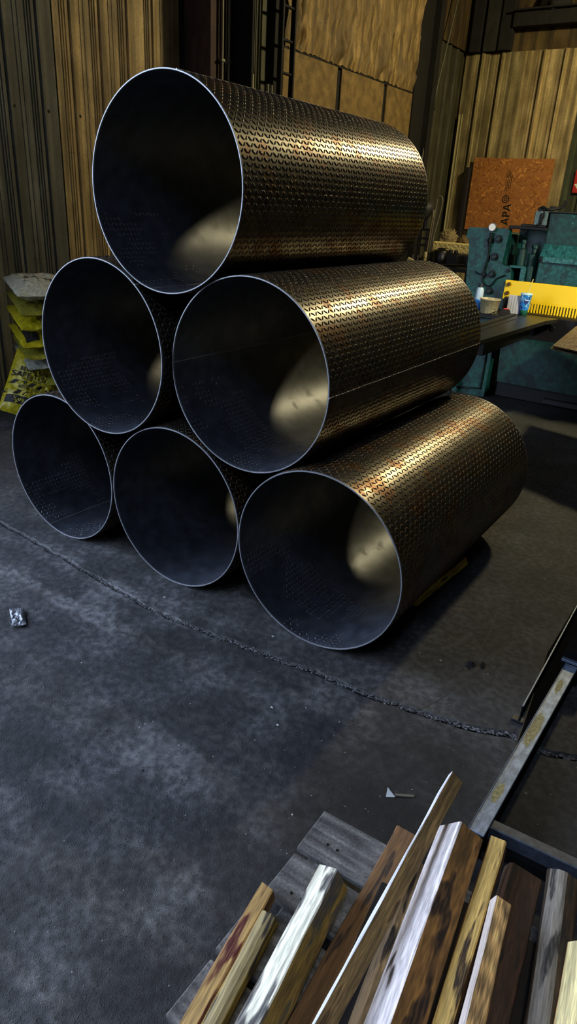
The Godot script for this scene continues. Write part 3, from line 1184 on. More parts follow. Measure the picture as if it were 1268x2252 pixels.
func timber_mesh(left: Vector2, right: Vector2, length: float, round_edge: float, s: int) -> ArrayMesh:
	# section from the ridge down to left, across and back up to right; far end at z = 0, near end at z = length
	var n := FastNoiseLite.new()
	n.seed = s
	n.frequency = 3.0
	var corner := [Vector2.ZERO, left, left + right, right]
	var sec := PackedVector2Array(corner)
	sec = chamfered(sec, round_edge)
	if round_edge > 0.008:
		sec = chamfered(sec, round_edge * 0.4)
	var m := sec.size()
	var per := 0.0
	var us := [0.0]
	var off := 1 if true else 0
	for k in m:
		per += sec[k].distance_to(sec[(k + 1) % m])
		us.append(per)
	var rings := 20
	var st := begin()
	var grid := []
	for i in rings + 1:
		var z := length * i / rings
		var row := []
		for k in m:
			var p: Vector2 = sec[k]
			var q := Vector2(n.get_noise_3d(p.x * 20.0, p.y * 20.0, z * 1.3), n.get_noise_3d(p.y * 20.0 + 50.0, p.x * 20.0, z * 1.3)) * 0.0035
			var skew := (p.x * 0.12 + p.y * 0.1) if i == 0 else 0.0
			row.append(Vector3(p.x + q.x, p.y + q.y, z + skew + (0.004 * n.get_noise_2d(p.x * 90.0, p.y * 90.0) if i == 0 else 0.0)))
		grid.append(row)
	var mid2 := (left + right) * 0.5
	for i in rings:
		for k in m:
			var j := (k + 1) % m
			var o: Vector3 = (grid[i][k] + grid[i][j]) * 0.5 - Vector3(mid2.x, mid2.y, length * i / rings)
			var uv := [Vector2(us[k] / per, length * i / rings / 1.1), Vector2(us[k + 1] / per, length * i / rings / 1.1), Vector2(us[k + 1] / per, length * (i + 1) / rings / 1.1), Vector2(us[k] / per, length * (i + 1) / rings / 1.1)]
			var v := [grid[i][k], grid[i][j], grid[i + 1][j], grid[i + 1][k]]
			for t in [[0, 1, 2], [0, 2, 3]]:
				var flip: bool = (v[t[1]] - v[t[0]]).cross(v[t[2]] - v[t[0]]).dot(o) > 0.0
				var order: Array = [t[0], t[2], t[1]] if flip else t
				for e in order:
					st.set_uv(uv[e])
					st.add_vertex(v[e])
	for e in 2:
		var row: Array = grid[0] if e == 0 else grid[rings]
		for k in range(1, m - 1):
			st.set_uv(Vector2(0.6, 0.02 + 0.01 * k))
			tri(st, row[0], row[k], row[k + 1], Vector3(0, 0, -1 if e == 0 else 1))
	st.generate_normals()
	return st.commit()


func build_lumber() -> void:
	# far end of the ridge, heading in degrees, section left and right of the ridge, length, edge rounding, colours
	var cream := Color(0.74, 0.60, 0.37)
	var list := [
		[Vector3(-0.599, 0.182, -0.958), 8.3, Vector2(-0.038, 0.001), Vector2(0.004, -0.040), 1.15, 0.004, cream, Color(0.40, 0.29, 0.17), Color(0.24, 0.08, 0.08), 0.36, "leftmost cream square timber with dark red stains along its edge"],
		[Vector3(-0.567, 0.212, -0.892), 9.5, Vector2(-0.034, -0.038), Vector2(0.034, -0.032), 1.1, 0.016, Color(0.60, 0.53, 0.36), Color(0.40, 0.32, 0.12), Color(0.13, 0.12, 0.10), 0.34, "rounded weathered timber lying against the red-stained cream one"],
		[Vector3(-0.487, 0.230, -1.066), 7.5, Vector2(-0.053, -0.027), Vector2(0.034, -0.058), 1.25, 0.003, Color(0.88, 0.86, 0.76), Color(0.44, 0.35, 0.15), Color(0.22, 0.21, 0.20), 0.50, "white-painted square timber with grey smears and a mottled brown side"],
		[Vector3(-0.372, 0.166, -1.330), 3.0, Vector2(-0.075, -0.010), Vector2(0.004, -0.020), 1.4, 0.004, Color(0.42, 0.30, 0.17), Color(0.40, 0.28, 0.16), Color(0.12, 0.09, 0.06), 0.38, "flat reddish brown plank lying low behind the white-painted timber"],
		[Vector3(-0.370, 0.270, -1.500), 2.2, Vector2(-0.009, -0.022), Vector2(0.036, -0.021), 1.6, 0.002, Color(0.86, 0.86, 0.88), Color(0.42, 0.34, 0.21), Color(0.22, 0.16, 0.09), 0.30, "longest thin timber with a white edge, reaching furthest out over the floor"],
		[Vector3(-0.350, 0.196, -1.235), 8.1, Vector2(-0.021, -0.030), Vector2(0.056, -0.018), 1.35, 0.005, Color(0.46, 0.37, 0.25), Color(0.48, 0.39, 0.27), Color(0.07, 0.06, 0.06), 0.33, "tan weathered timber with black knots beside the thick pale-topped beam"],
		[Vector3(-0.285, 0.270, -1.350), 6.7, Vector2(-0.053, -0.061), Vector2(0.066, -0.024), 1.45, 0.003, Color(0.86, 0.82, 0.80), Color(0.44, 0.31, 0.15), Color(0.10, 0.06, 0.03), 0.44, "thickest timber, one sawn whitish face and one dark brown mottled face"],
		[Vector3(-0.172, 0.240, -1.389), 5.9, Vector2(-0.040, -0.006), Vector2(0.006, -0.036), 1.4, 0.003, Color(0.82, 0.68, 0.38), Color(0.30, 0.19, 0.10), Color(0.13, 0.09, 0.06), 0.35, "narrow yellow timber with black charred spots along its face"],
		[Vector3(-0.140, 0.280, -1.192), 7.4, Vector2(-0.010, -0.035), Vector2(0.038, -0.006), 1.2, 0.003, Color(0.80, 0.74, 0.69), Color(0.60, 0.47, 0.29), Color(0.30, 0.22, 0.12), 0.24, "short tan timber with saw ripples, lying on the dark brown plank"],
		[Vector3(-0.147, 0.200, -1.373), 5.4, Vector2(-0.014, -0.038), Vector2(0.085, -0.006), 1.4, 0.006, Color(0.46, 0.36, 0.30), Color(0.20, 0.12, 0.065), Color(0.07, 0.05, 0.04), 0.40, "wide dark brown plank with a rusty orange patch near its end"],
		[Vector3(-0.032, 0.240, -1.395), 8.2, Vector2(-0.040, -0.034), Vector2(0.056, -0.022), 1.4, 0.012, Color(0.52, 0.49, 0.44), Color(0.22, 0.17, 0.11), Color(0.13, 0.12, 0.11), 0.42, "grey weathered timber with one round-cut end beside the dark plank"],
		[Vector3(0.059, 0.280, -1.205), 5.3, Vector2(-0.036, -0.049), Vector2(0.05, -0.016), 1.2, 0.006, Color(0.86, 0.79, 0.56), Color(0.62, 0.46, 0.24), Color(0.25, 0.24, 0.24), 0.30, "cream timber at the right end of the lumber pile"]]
	for k in list.size():
		var s: Array = list[k]
		var l: Vector2 = s[2]
		var r: Vector2 = s[3]
		var cut := l.length() / (2.0 * (l.length() + r.length()))
		var m := flat_mat(Color(1, 1, 1), 0.8)
		m.albedo_texture = wood_texture(100 + k * 7, s[6], s[7], s[8], s[9], cut, 1.0 if k == 8 else 0.0, 0.5, 0.45 if k in [4, 6, 8] else 0.9)
		var o := put(timber_mesh(l, r, s[4], s[5], 30 + k), "timber", m, self, Transform3D(Basis(Vector3.UP, deg_to_rad(s[1])), s[0]))
		o.set_meta("label", s[10])
		o.set_meta("category", "timber")
		o.set_meta("group", "timbers piled on the pallet")
	# dark rough pieces that carry the upper timbers
	for k in 4:
		var x: float = [-0.44, -0.30, -0.13, 0.04][k]
		var b := begin()
		box(b, Vector3(0, 0, 0), Vector3([0.05, 0.11, 0.13, 0.12][k], 0.032, 0.75), 0.004)
		var labels := ["dark rough batten lying under the white-painted timber", "dark rough plank lying under the thickest timber", "dark rough plank lying under the wide brown plank", "dark rough plank lying under the grey weathered timber"]
		single(b, "bearer", tri_mat(Color(0.13, 0.10, 0.075), tex.blotch, Vector3(4, 4, 0.7), 0.9), labels[k], "plank", "planks at the bottom of the pile", Transform3D(Basis(Vector3.UP, 0.12), Vector3(x, 0.158, [-0.55, -0.78, -0.85, -0.85][k])))
	# the pallet
	var p := thing("pallet", "grey weathered wooden pallet with spaced deck boards under the lumber", "pallet", Vector3(-0.12, 0, -0.72))
	var grey := tri_mat(Color(0.66, 0.65, 0.63), tex.grime, Vector3(1.2, 1.2, 1.2), 0.85, 0.0, tex.fine, 0.06)
	grey.albedo_texture = tex.deck_wood
	for k in 6:
		var b := begin()
		var zc := -0.488 + k * 0.175
		box(b, Vector3(0.006 * (k % 2), 0.131, zc), Vector3(1.04, 0.019, 0.148 if k != 1 else 0.138), 0.003, Basis(Vector3.UP, 0.02 if k == 0 else -0.01 * (k % 2)))
		done(b, "deck_board", grey, p)
	for x in [-0.44, 0.0, 0.47]:
		var b := begin()
		box(b, Vector3(x, 0.071, -0.05), Vector3(0.04, 0.10, 1.0), 0.003)
		done(b, "stringer", grey, p)
	for z in [-0.46, -0.05, 0.36]:
		var b := begin()
		box(b, Vector3(0, 0.0105, z), Vector3(1.04, 0.019, 0.10), 0.003)
		done(b, "bottom_board", grey, p)
	var nail := flat_mat(Color(0.10, 0.08, 0.07), 0.6, 0.5)
	for k in 2:
		for dx in [-0.455, -0.425]:
			var b := begin()
			rod(b, Vector3(dx, 0.140, -0.488 + k * 0.175 + 0.03), Vector3(dx, 0.1425, -0.488 + k * 0.175 + 0.03), 0.004, 8)
			done(b, "nail", nail, p)


func build_rack() -> void:
	var t := thing("steel_rack", "low dark steel rack with a scuffed paint-marked rail, behind the lumber pile", "rack", Vector3(-0.25, 0, -2.0))
	var worn := tri_mat(Color(0.62, 0.68, 0.76), tex.blotch, Vector3(3.2, 3.2, 1.6), 0.5, 0.3, tex.fine, 0.04)
	var black := flat_mat(Color(0.06, 0.058, 0.06), 0.95)
	black.metallic_specular = 0.12
	var edge := flat_mat(Color(0.34, 0.38, 0.45), 0.45, 0.4)
	var yaw := Basis(Vector3.UP, -0.030)
	var b := begin()
	box(b, Vector3(-0.004, 0.096, 0.0), Vector3(0.047, 0.008, 1.0), 0.002, yaw)
	done(b, "rail_top", worn, t)
	b = begin()
	box(b, Vector3(-0.004, 0.046, 0.0), Vector3(0.043, 0.092, 0.996), 0.003, yaw)
	done(b, "rail_web", black, t)
	b = begin()
	box(b, Vector3(-0.0265, 0.1015, 0.0), Vector3(0.003, 0.004, 1.0), 0.001, yaw)
	done(b, "rail_lip", edge, t)
	# paint marks are thin coats on the rail
	var paint := tri_mat(Color(0.72, 0.66, 0.44), tex.blotch, Vector3(6, 6, 6), 0.7)
	var n := FastNoiseLite.new()
	n.seed = 4
	n.frequency = 40.0
	for q in [[0.03, 0.13, 0.016], [-0.32, 0.06, 0.012], [0.33, 0.06, 0.010]]:
		var outline := PackedVector2Array()
		for k in 28:
			var a := TAU * k / 28
			var r := 1.0 + 0.35 * n.get_noise_2d(cos(a), sin(a) + q[0] * 9.0)
			outline.append(Vector2(-0.002 + cos(a) * q[2] * r, sin(a) * q[1] * r * 0.8))
		b = begin()
		plate(b, outline, 0.0006, Transform3D(yaw * Basis(Vector3(1, 0, 0), Vector3(0, 0, -1), Vector3(0, 1, 0)), yaw * Vector3(-0.004, 0.1006, -q[0])))
		done(b, "paint_mark", paint, t)
	b = begin()
	box(b, Vector3(0.29, 0.062, 0.415), Vector3(0.60, 0.05, 0.036), 0.003, Basis(Vector3.UP, 0.05))
	done(b, "cross_bar", tri_mat(Color(0.30, 0.33, 0.38), tex.blotch, Vector3(3, 3, 3), 0.5, 0.3), t)
	b = begin()
	box(b, Vector3(0.29, 0.02, 0.425), Vector3(0.58, 0.04, 0.05), 0.003, Basis(Vector3.UP, 0.05))
	done(b, "cross_foot", black, t)
	# dark sheet and angle on the far left side
	b = begin()
	plate(b, PackedVector2Array([Vector2(-0.035, -0.12), Vector2(-0.053, 0.10), Vector2(-0.108, 0.64), Vector2(-0.10, 1.5), Vector2(0.0, 1.5), Vector2(0.0, -0.12)]), 0.012, Transform3D(Basis(Vector3(1, 0, 0), Vector3(0, 0, -1), Vector3(0, 1, 0)), Vector3(0, 0.016, 0)))
	done(b, "base_sheet", black, t)
	b = begin()
	sweep(b, [Vector3(-0.036, 0.022, 0.12), Vector3(-0.054, 0.022, -0.10), Vector3(-0.110, 0.024, -0.66)], 0.0025, 6)
	done(b, "sheet_edge", flat_mat(Color(0.20, 0.18, 0.15), 0.5, 0.3), t)
	b = begin()
	box(b, Vector3(-0.086, 0.031, -0.80), Vector3(0.006, 0.06, 1.24), 0.001, Basis(Vector3.UP, 0.008))
	done(b, "outer_angle", black, t)
	b = begin()
	box(b, Vector3(-0.086, 0.062, -0.80), Vector3(0.0065, 0.004, 1.24), 0.001, Basis(Vector3.UP, 0.008))
	done(b, "angle_edge", edge, t)
	b = begin()
	box(b, Vector3(-0.085, 0.008, -0.165), Vector3(0.045, 0.012, 0.03), 0.002)
	done(b, "foot_plate", tri_mat(Color(0.2, 0.2, 0.22), tex.paint, Vector3(3, 3, 3), 0.5, 0.5), t)
	# raised bracket at the far end of the rail
	b = begin()
	box(b, Vector3(0.02, 0.075, -0.95), Vector3(0.075, 0.15, 0.88), 0.004, yaw)
	done(b, "far_block", black, t)
	b = begin()
	box(b, Vector3(0.012, 0.112, -0.502), Vector3(0.085, 0.012, 0.02), 0.002, yaw)
	done(b, "bracket_lip", edge, t)
	b = begin()
	box(b, Vector3(0.046, 0.155, -0.74), Vector3(0.05, 0.05, 0.36), 0.004, Basis(Vector3.UP, -0.06))
	single(b, "wood_block", tri_mat(Color(0.42, 0.30, 0.16), tex.blotch, Vector3(6, 6, 2), 0.8), "brown wood strip lying on the far end of the steel rack", "block", "", Transform3D(Basis(), Vector3(-0.25, 0.0, -2.0)))


# ------------------------------------------------------------------ green shear
func build_shear() -> void:
	var z := -7.35
	var t := thing("plate_shear", "large green plate shear machine with a yellow finger guard", "machine", Vector3(-1.2, 0, z))
	var o := Vector3(1.2, 0, -z)
	var green := tri_mat(Color(0.09, 0.42, 0.39), tex.paint, Vector3(1.3, 1.3, 1.3), 0.42, 0.1, tex.fine, 0.08)
	var deep := tri_mat(Color(0.06, 0.32, 0.29), tex.paint, Vector3(0.9, 0.9, 0.9), 0.5, 0.1)
	var pale := tri_mat(Color(0.26, 0.58, 0.57), tex.paint, Vector3(2, 2, 2), 0.45, 0.1)
	var black := flat_mat(Color(0.045, 0.05, 0.05), 0.55, 0.3)
	var bolt := flat_mat(Color(0.06, 0.09, 0.09), 0.4, 0.5)
	var yellow := flat_mat(Color(0.95, 0.80, 0.0), 0.55)
	# left side frame
	var b := begin()
	plate(b, chamfered(PackedVector2Array([Vector2(-2.735, 1.566), Vector2(-2.315, 1.58), Vector2(-2.305, 1.55), Vector2(-2.325, 1.235), Vector2(-2.225, 1.225), Vector2(-2.205, 1.10), Vector2(-2.205, 0.80), Vector2(-2.66, 0.80), Vector2(-2.70, 1.40), Vector2(-2.715, 1.455), Vector2(-2.745, 1.47)]), 0.012), 0.10, Transform3D(Basis(), o + Vector3(0, 0, z)))
	done(b, "side_frame", green, t)
	b = begin()
	box(b, o + Vector3(-2.5, 0.9, z - 0.6), Vector3(0.36, 1.25, 1.0), 0.01)
	done(b, "side_body", deep, t)
	for p in [Vector2(-2.395, 1.475), Vector2(-2.407, 1.305), Vector2(-2.406, 1.137), Vector2(-2.405, 0.97)]:
		b = begin()
		rod(b, o + Vector3(p.x, p.y, z), o + Vector3(p.x, p.y, z + 0.012), 0.040, 20, 0.003)
		var w := done(b, "washer", bolt, t)
		b = begin()
		rod(b, o + Vector3(p.x, p.y, z + 0.012), o + Vector3(p.x, p.y, z + 0.045), 0.026, 6, 0.003)
		rod(b, o + Vector3(p.x, p.y, z + 0.045), o + Vector3(p.x, p.y, z + 0.058), 0.016, 12, 0.003)
		done(b, "bolt", flat_mat(Color(0.12, 0.18, 0.18), 0.4, 0.5), w)
	for p in [Vector2(-2.248, 1.187), Vector2(-2.249, 1.067)]:
		b = begin()
		rod(b, o + Vector3(p.x, p.y, z), o + Vector3(p.x, p.y, z + 0.02), 0.018, 6, 0.002)
		done(b, "bolt", bolt, t)
	# pressure gauge with its lines
	b = begin()
	rod(b, o + Vector3(-2.478, 1.40, z + 0.03), o + Vector3(-2.474, 1.53, z + 0.03), 0.016, 10, 0.003)
	rod(b, o + Vector3(-2.479, 1.44, z + 0.03), o + Vector3(-2.477, 1.475, z + 0.03), 0.026, 6, 0.003)
	var g := done(b, "gauge", bolt, t)
	b = begin()
	rod(b, o + Vector3(-2.473, 1.582, z + 0.005), o + Vector3(-2.473, 1.582, z + 0.045), 0.040, 24, 0.004)
	done(b, "gauge_case", flat_mat(Color(0.45, 0.46, 0.46), 0.3, 0.8), g)
	b = begin()
	rod(b, o + Vector3(-2.473, 1.582, z + 0.045), o + Vector3(-2.473, 1.582, z + 0.047), 0.033, 24)
	done(b, "gauge_face", flat_mat(Color(0.95, 0.95, 0.92), 0.5), g)
	b = begin()
	sweep(b, smooth_path([o + Vector3(-2.478, 1.41, z + 0.02), o + Vector3(-2.472, 1.28, z + 0.02), o + Vector3(-2.49, 1.18, z + 0.02), o + Vector3(-2.487, 1.13, z + 0.02), o + Vector3(-2.49, 1.07, z + 0.02), o + Vector3(-2.465, 1.03, z + 0.02), o + Vector3(-2.40, 1.025, z + 0.02), o + Vector3(-2.345, 1.10, z + 0.02), o + Vector3(-2.262, 1.142, z + 0.02)], 5), 0.008, 8)
	sweep(b, smooth_path([o + Vector3(-2.487, 1.13, z + 0.02), o + Vector3(-2.545, 1.128, z + 0.02), o + Vector3(-2.585, 1.15, z + 0.02)], 5), 0.008, 8)
	box(b, o + Vector3(-2.487, 1.13, z + 0.02), Vector3(0.035, 0.03, 0.03), 0.004)
	done(b, "lubrication_line", bolt, t)
	# recess with the hold-down cylinders
	b = begin()
	box(b, o + Vector3(-2.12, 1.30, z - 0.36), Vector3(0.36, 0.56, 0.06), 0.004)
	done(b, "recess_back", green, t)
	b = begin()
	box(b, o + Vector3(-2.13, 1.595, z - 0.18), Vector3(0.38, 0.03, 0.36), 0.006)
	done(b, "recess_top", black, t)
	b = begin()
	box(b, o + Vector3(-2.09, 1.618, z - 0.08), Vector3(0.24, 0.025, 0.12), 0.006)
	done(b, "hydraulic_manifold", black, t)
	for q in [[-2.165, 1.235, 1.40, 0.046], [-2.045, 1.00, 1.36, 0.056]]:
		b = begin()
		rod(b, o + Vector3(q[0], q[1], z - 0.09), o + Vector3(q[0], q[2], z - 0.09), q[3], 20, 0.006)
		rod(b, o + Vector3(q[0], q[2], z - 0.09), o + Vector3(q[0], q[2] + 0.05, z - 0.09), q[3] * 0.5, 14, 0.004)
		rod(b, o + Vector3(q[0], q[2] + 0.05, z - 0.09), o + Vector3(q[0], q[2] + 0.085, z - 0.09), q[3] * 0.65, 6, 0.003)
		done(b, "hold_down_cylinder", deep, t)
	b = begin()
	box(b, o + Vector3(-2.17, 1.228, z - 0.06), Vector3(0.15, 0.022, 0.12), 0.004)
	done(b, "cylinder_bracket", pale, t)
	b = begin()
	box(b, o + Vector3(-2.105, 1.13, z - 0.05), Vector3(0.05, 0.2, 0.08), 0.004)
	done(b, "bracket_post", pale, t)
	# ram: upper hood, sloped ledge, lower apron
	b = begin()
	box(b, o + Vector3(-0.72, 1.60, z - 0.30), Vector3(2.46, 0.29, 0.52), 0.008)
	done(b, "hood", deep, t)
	b = begin()
	box(b, o + Vector3(-0.72, 1.752, z - 0.30), Vector3(2.48, 0.016, 0.54), 0.004)
	done(b, "hood_cap", flat_mat(Color(0.09, 0.09, 0.08), 0.6, 0.2), t)
	b = begin()
	plate(b, PackedVector2Array([Vector2(0, 1.47), Vector2(0.11, 1.345), Vector2(0.11, 1.30), Vector2(-0.1, 1.30), Vector2(-0.1, 1.47)]), 2.46, Transform3D(Basis(Vector3(0, 0, 1), Vector3(0, 1, 0), Vector3(-1, 0, 0)), o + Vector3(-1.95, 0, z - 0.05)))
	done(b, "sloped_ledge", pale, t)
	b = begin()
	box(b, o + Vector3(-0.73, 1.19, z - 0.05), Vector3(2.45, 0.27, 0.14), 0.006)
	done(b, "ram_face", green, t)
	b = begin()
	rod(b, o + Vector3(-1.93, 1.30, z + 0.05), o + Vector3(-1.93, 1.35, z + 0.05), 0.022, 8, 0.003)
	done(b, "ledge_bolt", bolt, t)
	for p in [Vector2(-1.72, 1.66), Vector2(-1.72, 1.72), Vector2(-1.3, 1.6)]:
		b = begin()
		rod(b, o + Vector3(p.x, p.y, z - 0.04), o + Vector3(p.x, p.y, z - 0.028), 0.011, 8)
		done(b, "screw", pale, t)
	# yellow guard with slots along its foot
	b = begin()
	box(b, o + Vector3(-1.0, 1.015, z + 0.12), Vector3(2.44, 0.185, 0.014), 0.004, Basis(Vector3(1, 0, 0), -0.10))
	var guard := done(b, "finger_guard", yellow, t)
	for k in 78:
		b = begin()
		box(b, o + Vector3(-1.935 + k * 0.0285, 0.868, z + 0.133), Vector3(0.017, 0.095, 0.012), 0.002)
		done(b, "guard_finger", yellow, guard)
	b = begin()
	box(b, o + Vector3(-0.85, 0.918, z + 0.130), Vector3(2.2, 0.018, 0.013), 0.002)
	done(b, "guard_rail", yellow, guard)
	b = begin()
	plate(b, PackedVector2Array([Vector2(-2.2, 0.935), Vector2(-1.95, 0.935), Vector2(-1.95, 0.83), Vector2(-2.03, 0.83), Vector2(-2.08, 0.88), Vector2(-2.17, 0.89)]), 0.012, Transform3D(Basis(), o + Vector3(0, 0, z + 0.128)))
	done(b, "guard_bracket", tri_mat(Color(0.55, 0.52, 0.16), tex.paint, Vector3(4, 4, 4), 0.6), guard)
	for y in [1.07, 0.985]:
		b = begin()
		rod(b, o + Vector3(-2.175, y, z + 0.125), o + Vector3(-2.175, y, z + 0.15), 0.02, 6, 0.003)
		done(b, "guard_bolt", flat_mat(Color(0.40, 0.26, 0.10), 0.5, 0.5), guard)
	# switch box with cables, on the frame beside the hood
	b = begin()
	box(b, o + Vector3(-2.035, 1.675, z - 0.10), Vector3(0.125, 0.16, 0.12), 0.008)
	var sb := done(b, "switch_box", tri_mat(Color(0.52, 0.62, 0.62), tex.paint, Vector3(4, 4, 4), 0.5), t)
	b = begin()
	box(b, o + Vector3(-2.025, 1.685, z - 0.032), Vector3(0.034, 0.10, 0.02), 0.008)
	done(b, "switch_handle", black, sb)
	b = begin()
	sweep(b, smooth_path([o + Vector3(-2.08, 1.765, z - 0.1), o + Vector3(-2.04, 1.79, z - 0.08), o + Vector3(-1.98, 1.77, z - 0.06), o + Vector3(-1.92, 1.78, z - 0.08), o + Vector3(-1.86, 1.80, z - 0.1), o + Vector3(-1.84, 1.86, z - 0.1)], 5), 0.014, 8)
	sweep(b, smooth_path([o + Vector3(-2.02, 1.77, z - 0.05), o + Vector3(-2.00, 1.70, z - 0.02), o + Vector3(-2.05, 1.62, z - 0.01), o + Vector3(-2.12, 1.60, z - 0.02), o + Vector3(-2.16, 1.55, z - 0.02)], 5), 0.006, 6)
	box(b, o + Vector3(-2.04, 1.772, z - 0.12), Vector3(0.10, 0.03, 0.08), 0.006)
	box(b, o + Vector3(-1.95, 1.785, z - 0.14), Vector3(0.07, 0.035, 0.06), 0.006)
	done(b, "cable", black, sb)
	# bed, table and squaring arm
	var top := tri_mat(Color(0.30, 0.29, 0.27), tex.paint, Vector3(2, 2, 2), 0.38, 0.5)
	b = begin()
	box(b, o + Vector3(-0.95, 0.80, z + 0.10), Vector3(2.5, 0.05, 0.36), 0.005)
	done(b, "bed", black, t)
	b = begin()
	box(b, o + Vector3(-0.85, 0.70, z + 0.30), Vector3(2.25, 0.24, 0.05), 0.005)
	done(b, "bed_face", flat_mat(Color(0.075, 0.075, 0.085), 0.5, 0.3), t)
	for x in [-1.62, -1.38, -1.1]:
		b = begin()
		rod(b, o + Vector3(x, 0.73, z + 0.325), o + Vector3(x, 0.73, z + 0.34), 0.022, 12, 0.003)
		done(b, "bed_bolt", bolt, t)
	b = begin()
	plate(b, PackedVector2Array([Vector2(-2.00, 6.95), Vector2(-1.56, 6.95), Vector2(-1.62, 6.70), Vector2(-1.70, 5.0), Vector2(-1.95, 5.0)]), 0.035, Transform3D(Basis(Vector3(1, 0, 0), Vector3(0, 0, -1), Vector3(0, 1, 0)), Vector3(1.2, 0.832, 7.35)))
	done(b, "squaring_arm", top, t)
	b = begin()
	box(b, o + Vector3(-1.955, 0.838, -5.9), Vector3(0.05, 0.016, 1.8), 0.003)
	box(b, o + Vector3(-1.86, 0.834, -5.8), Vector3(0.012, 0.004, 1.5))
	done(b, "arm_scale", black, t)
	b = begin()
	box(b, o + Vector3(-1.84, 0.72, -6.2), Vector3(0.12, 0.15, 1.3), 0.006)
	done(b, "arm_beam", black, t)
	b = begin()
	plate(b, PackedVector2Array([Vector2(-2.36, 0.76), Vector2(-1.97, 0.80), Vector2(-1.97, 0.60), Vector2(-2.30, 0.56)]), 0.2, Transform3D(Basis(), o + Vector3(0, 0, -6.74)))
	done(b, "arm_bracket", green, t)
	for x in [-2.13, -2.06]:
		b = begin()
		rod(b, o + Vector3(x, 0.67, -6.74), o + Vector3(x, 0.67, -6.725), 0.022, 10, 0.003)
		done(b, "bracket_bolt", bolt, t)
	# legs and big front apron
	b = begin()
	plate(b, chamfered(PackedVector2Array([Vector2(-2.66, 0.0), Vector2(-2.105, 0.0), Vector2(-2.10, 0.55), Vector2(-2.24, 0.56), Vector2(-2.66, 0.56)]), 0.01), 0.9, Transform3D(Basis(), o + Vector3(0, 0, -6.80)))
	done(b, "leg", green, t)
	b = begin()
	sweep(b, smooth_path([o + Vector3(-2.30, 0.50, -6.79), o + Vector3(-2.17, 0.50, -6.79), o + Vector3(-2.15, 0.47, -6.79), o + Vector3(-2.15, 0.12, -6.79), o + Vector3(-2.17, 0.08, -6.79), o + Vector3(-2.4, 0.06, -6.79)], 4), 0.009, 6)
	done(b, "leg_pipe", bolt, t)
	b = begin()
	plate(b, PackedVector2Array([Vector2(-2.05, 0.62), Vector2(0.1, 0.62), Vector2(0.1, 0.16), Vector2(-2.02, 0.17)]), 0.03, Transform3D(Basis(), o + Vector3(0, 0, -6.86)))
	done(b, "apron", deep, t)
	b = begin()
	box(b, o + Vector3(-0.95, 0.30, -7.2), Vector3(2.2, 0.6, 0.5), 0.01)
	done(b, "bed_body", black, t)
	b = begin()
	box(b, o + Vector3(-0.8, 0.05, -6.95), Vector3(1.5, 0.05, 0.12), 0.005)
	done(b, "foot_rail", flat_mat(Color(0.16, 0.16, 0.16), 0.6, 0.3), t)
	b = begin()
	box(b, o + Vector3(0.25, 0.8, -7.35), Vector3(0.36, 1.6, 0.9), 0.01)
	done(b, "right_frame", green, t)
	b = begin()
	box(b, o + Vector3(-0.72, 0.72, -6.1), Vector3(0.14, 0.15, 1.9), 0.006)
	done(b, "support_arm", black, t)
	b = begin()
	box(b, o + Vector3(-0.72, 0.33, -5.30), Vector3(0.08, 0.64, 0.08), 0.005)
	done(b, "support_leg", black, t)
	# bowl-like casting on the bed
	b = begin()
	lathe(b, [Vector2(0.0, 0.0), Vector2(0.05, 0.0), Vector2(0.085, 0.03), Vector2(0.09, 0.055), Vector2(0.08, 0.055), Vector2(0.045, 0.012), Vector2(0.0, 0.01)], 24, Transform3D(Basis(), Vector3(-1.26, 0.8325, -6.98)))
	single(b, "steel_bowl", flat_mat(Color(0.26, 0.25, 0.24), 0.35, 0.7), "dark steel bowl on the shear bed right of the cup", "bowl")
	# two tread plates lying on the arms
	for k in 2:
		b = begin()
		plate(b, PackedVector2Array([Vector2(-1.235 + 0.012 * k, 5.40), Vector2(-0.55, 5.12), Vector2(-0.30, 6.4), Vector2(-1.33, 6.62)]), 0.008, Transform3D(Basis(Vector3(1, 0, 0), Vector3(0, 0, -1), Vector3(0, 1, 0)), Vector3(0, 0.812 + 0.022 * k, 0)))
		var pl := single(b, "tread_plate", tri_mat(Color(0.46, 0.40, 0.30), tex.steel, Vector3(1, 1, 1), 0.5, 0.6), ["lower flat tread plate lying on the shear's right arm", "upper flat tread plate lying on the shear's right arm"][k], "steel plate", "flat tread plates on the shear")
		if k == 1:
			var mm := MultiMesh.new()
			mm.transform_format = MultiMesh.TRANSFORM_3D
			mm.mesh = lozenge_mesh()
			var xf := []
			for i in 20:
				for j in 36:
					var p := Vector2(-1.28 + i * 0.034, 5.2 + j * 0.034)
					if Geometry2D.is_point_in_polygon(p, PackedVector2Array([Vector2(-1.20, 5.43), Vector2(-0.57, 5.16), Vector2(-0.33, 6.37), Vector2(-1.31, 6.59)])):
						xf.append(Transform3D(Basis(Vector3.UP, PI / 4 if (i + j) % 2 == 0 else -PI / 4), Vector3(p.x, 0.834, -p.y)))
			mm.instance_count = xf.size()
			for i in xf.size():
				mm.set_instance_transform(i, xf[i])
			var mi := MultiMeshInstance3D.new()
			mi.multimesh = mm
			mi.material_override = flat_mat(Color(0.40, 0.34, 0.25), 0.5, 0.6)
			mi.name = "tread_lozenges"
			mi.set_meta("kind", "stuff")
			pl.add_child(mi)
		if k == 0:
			b = begin()
			for q in [Vector3(-1.1, 0.819, -5.6), Vector3(-0.6, 0.819, -5.5), Vector3(-1.2, 0.819, -6.4), Vector3(-0.5, 0.819, -6.3)]:
				box(b, q, Vector3(0.05, 0.014, 0.05))
			done(b, "spacer", black, pl)


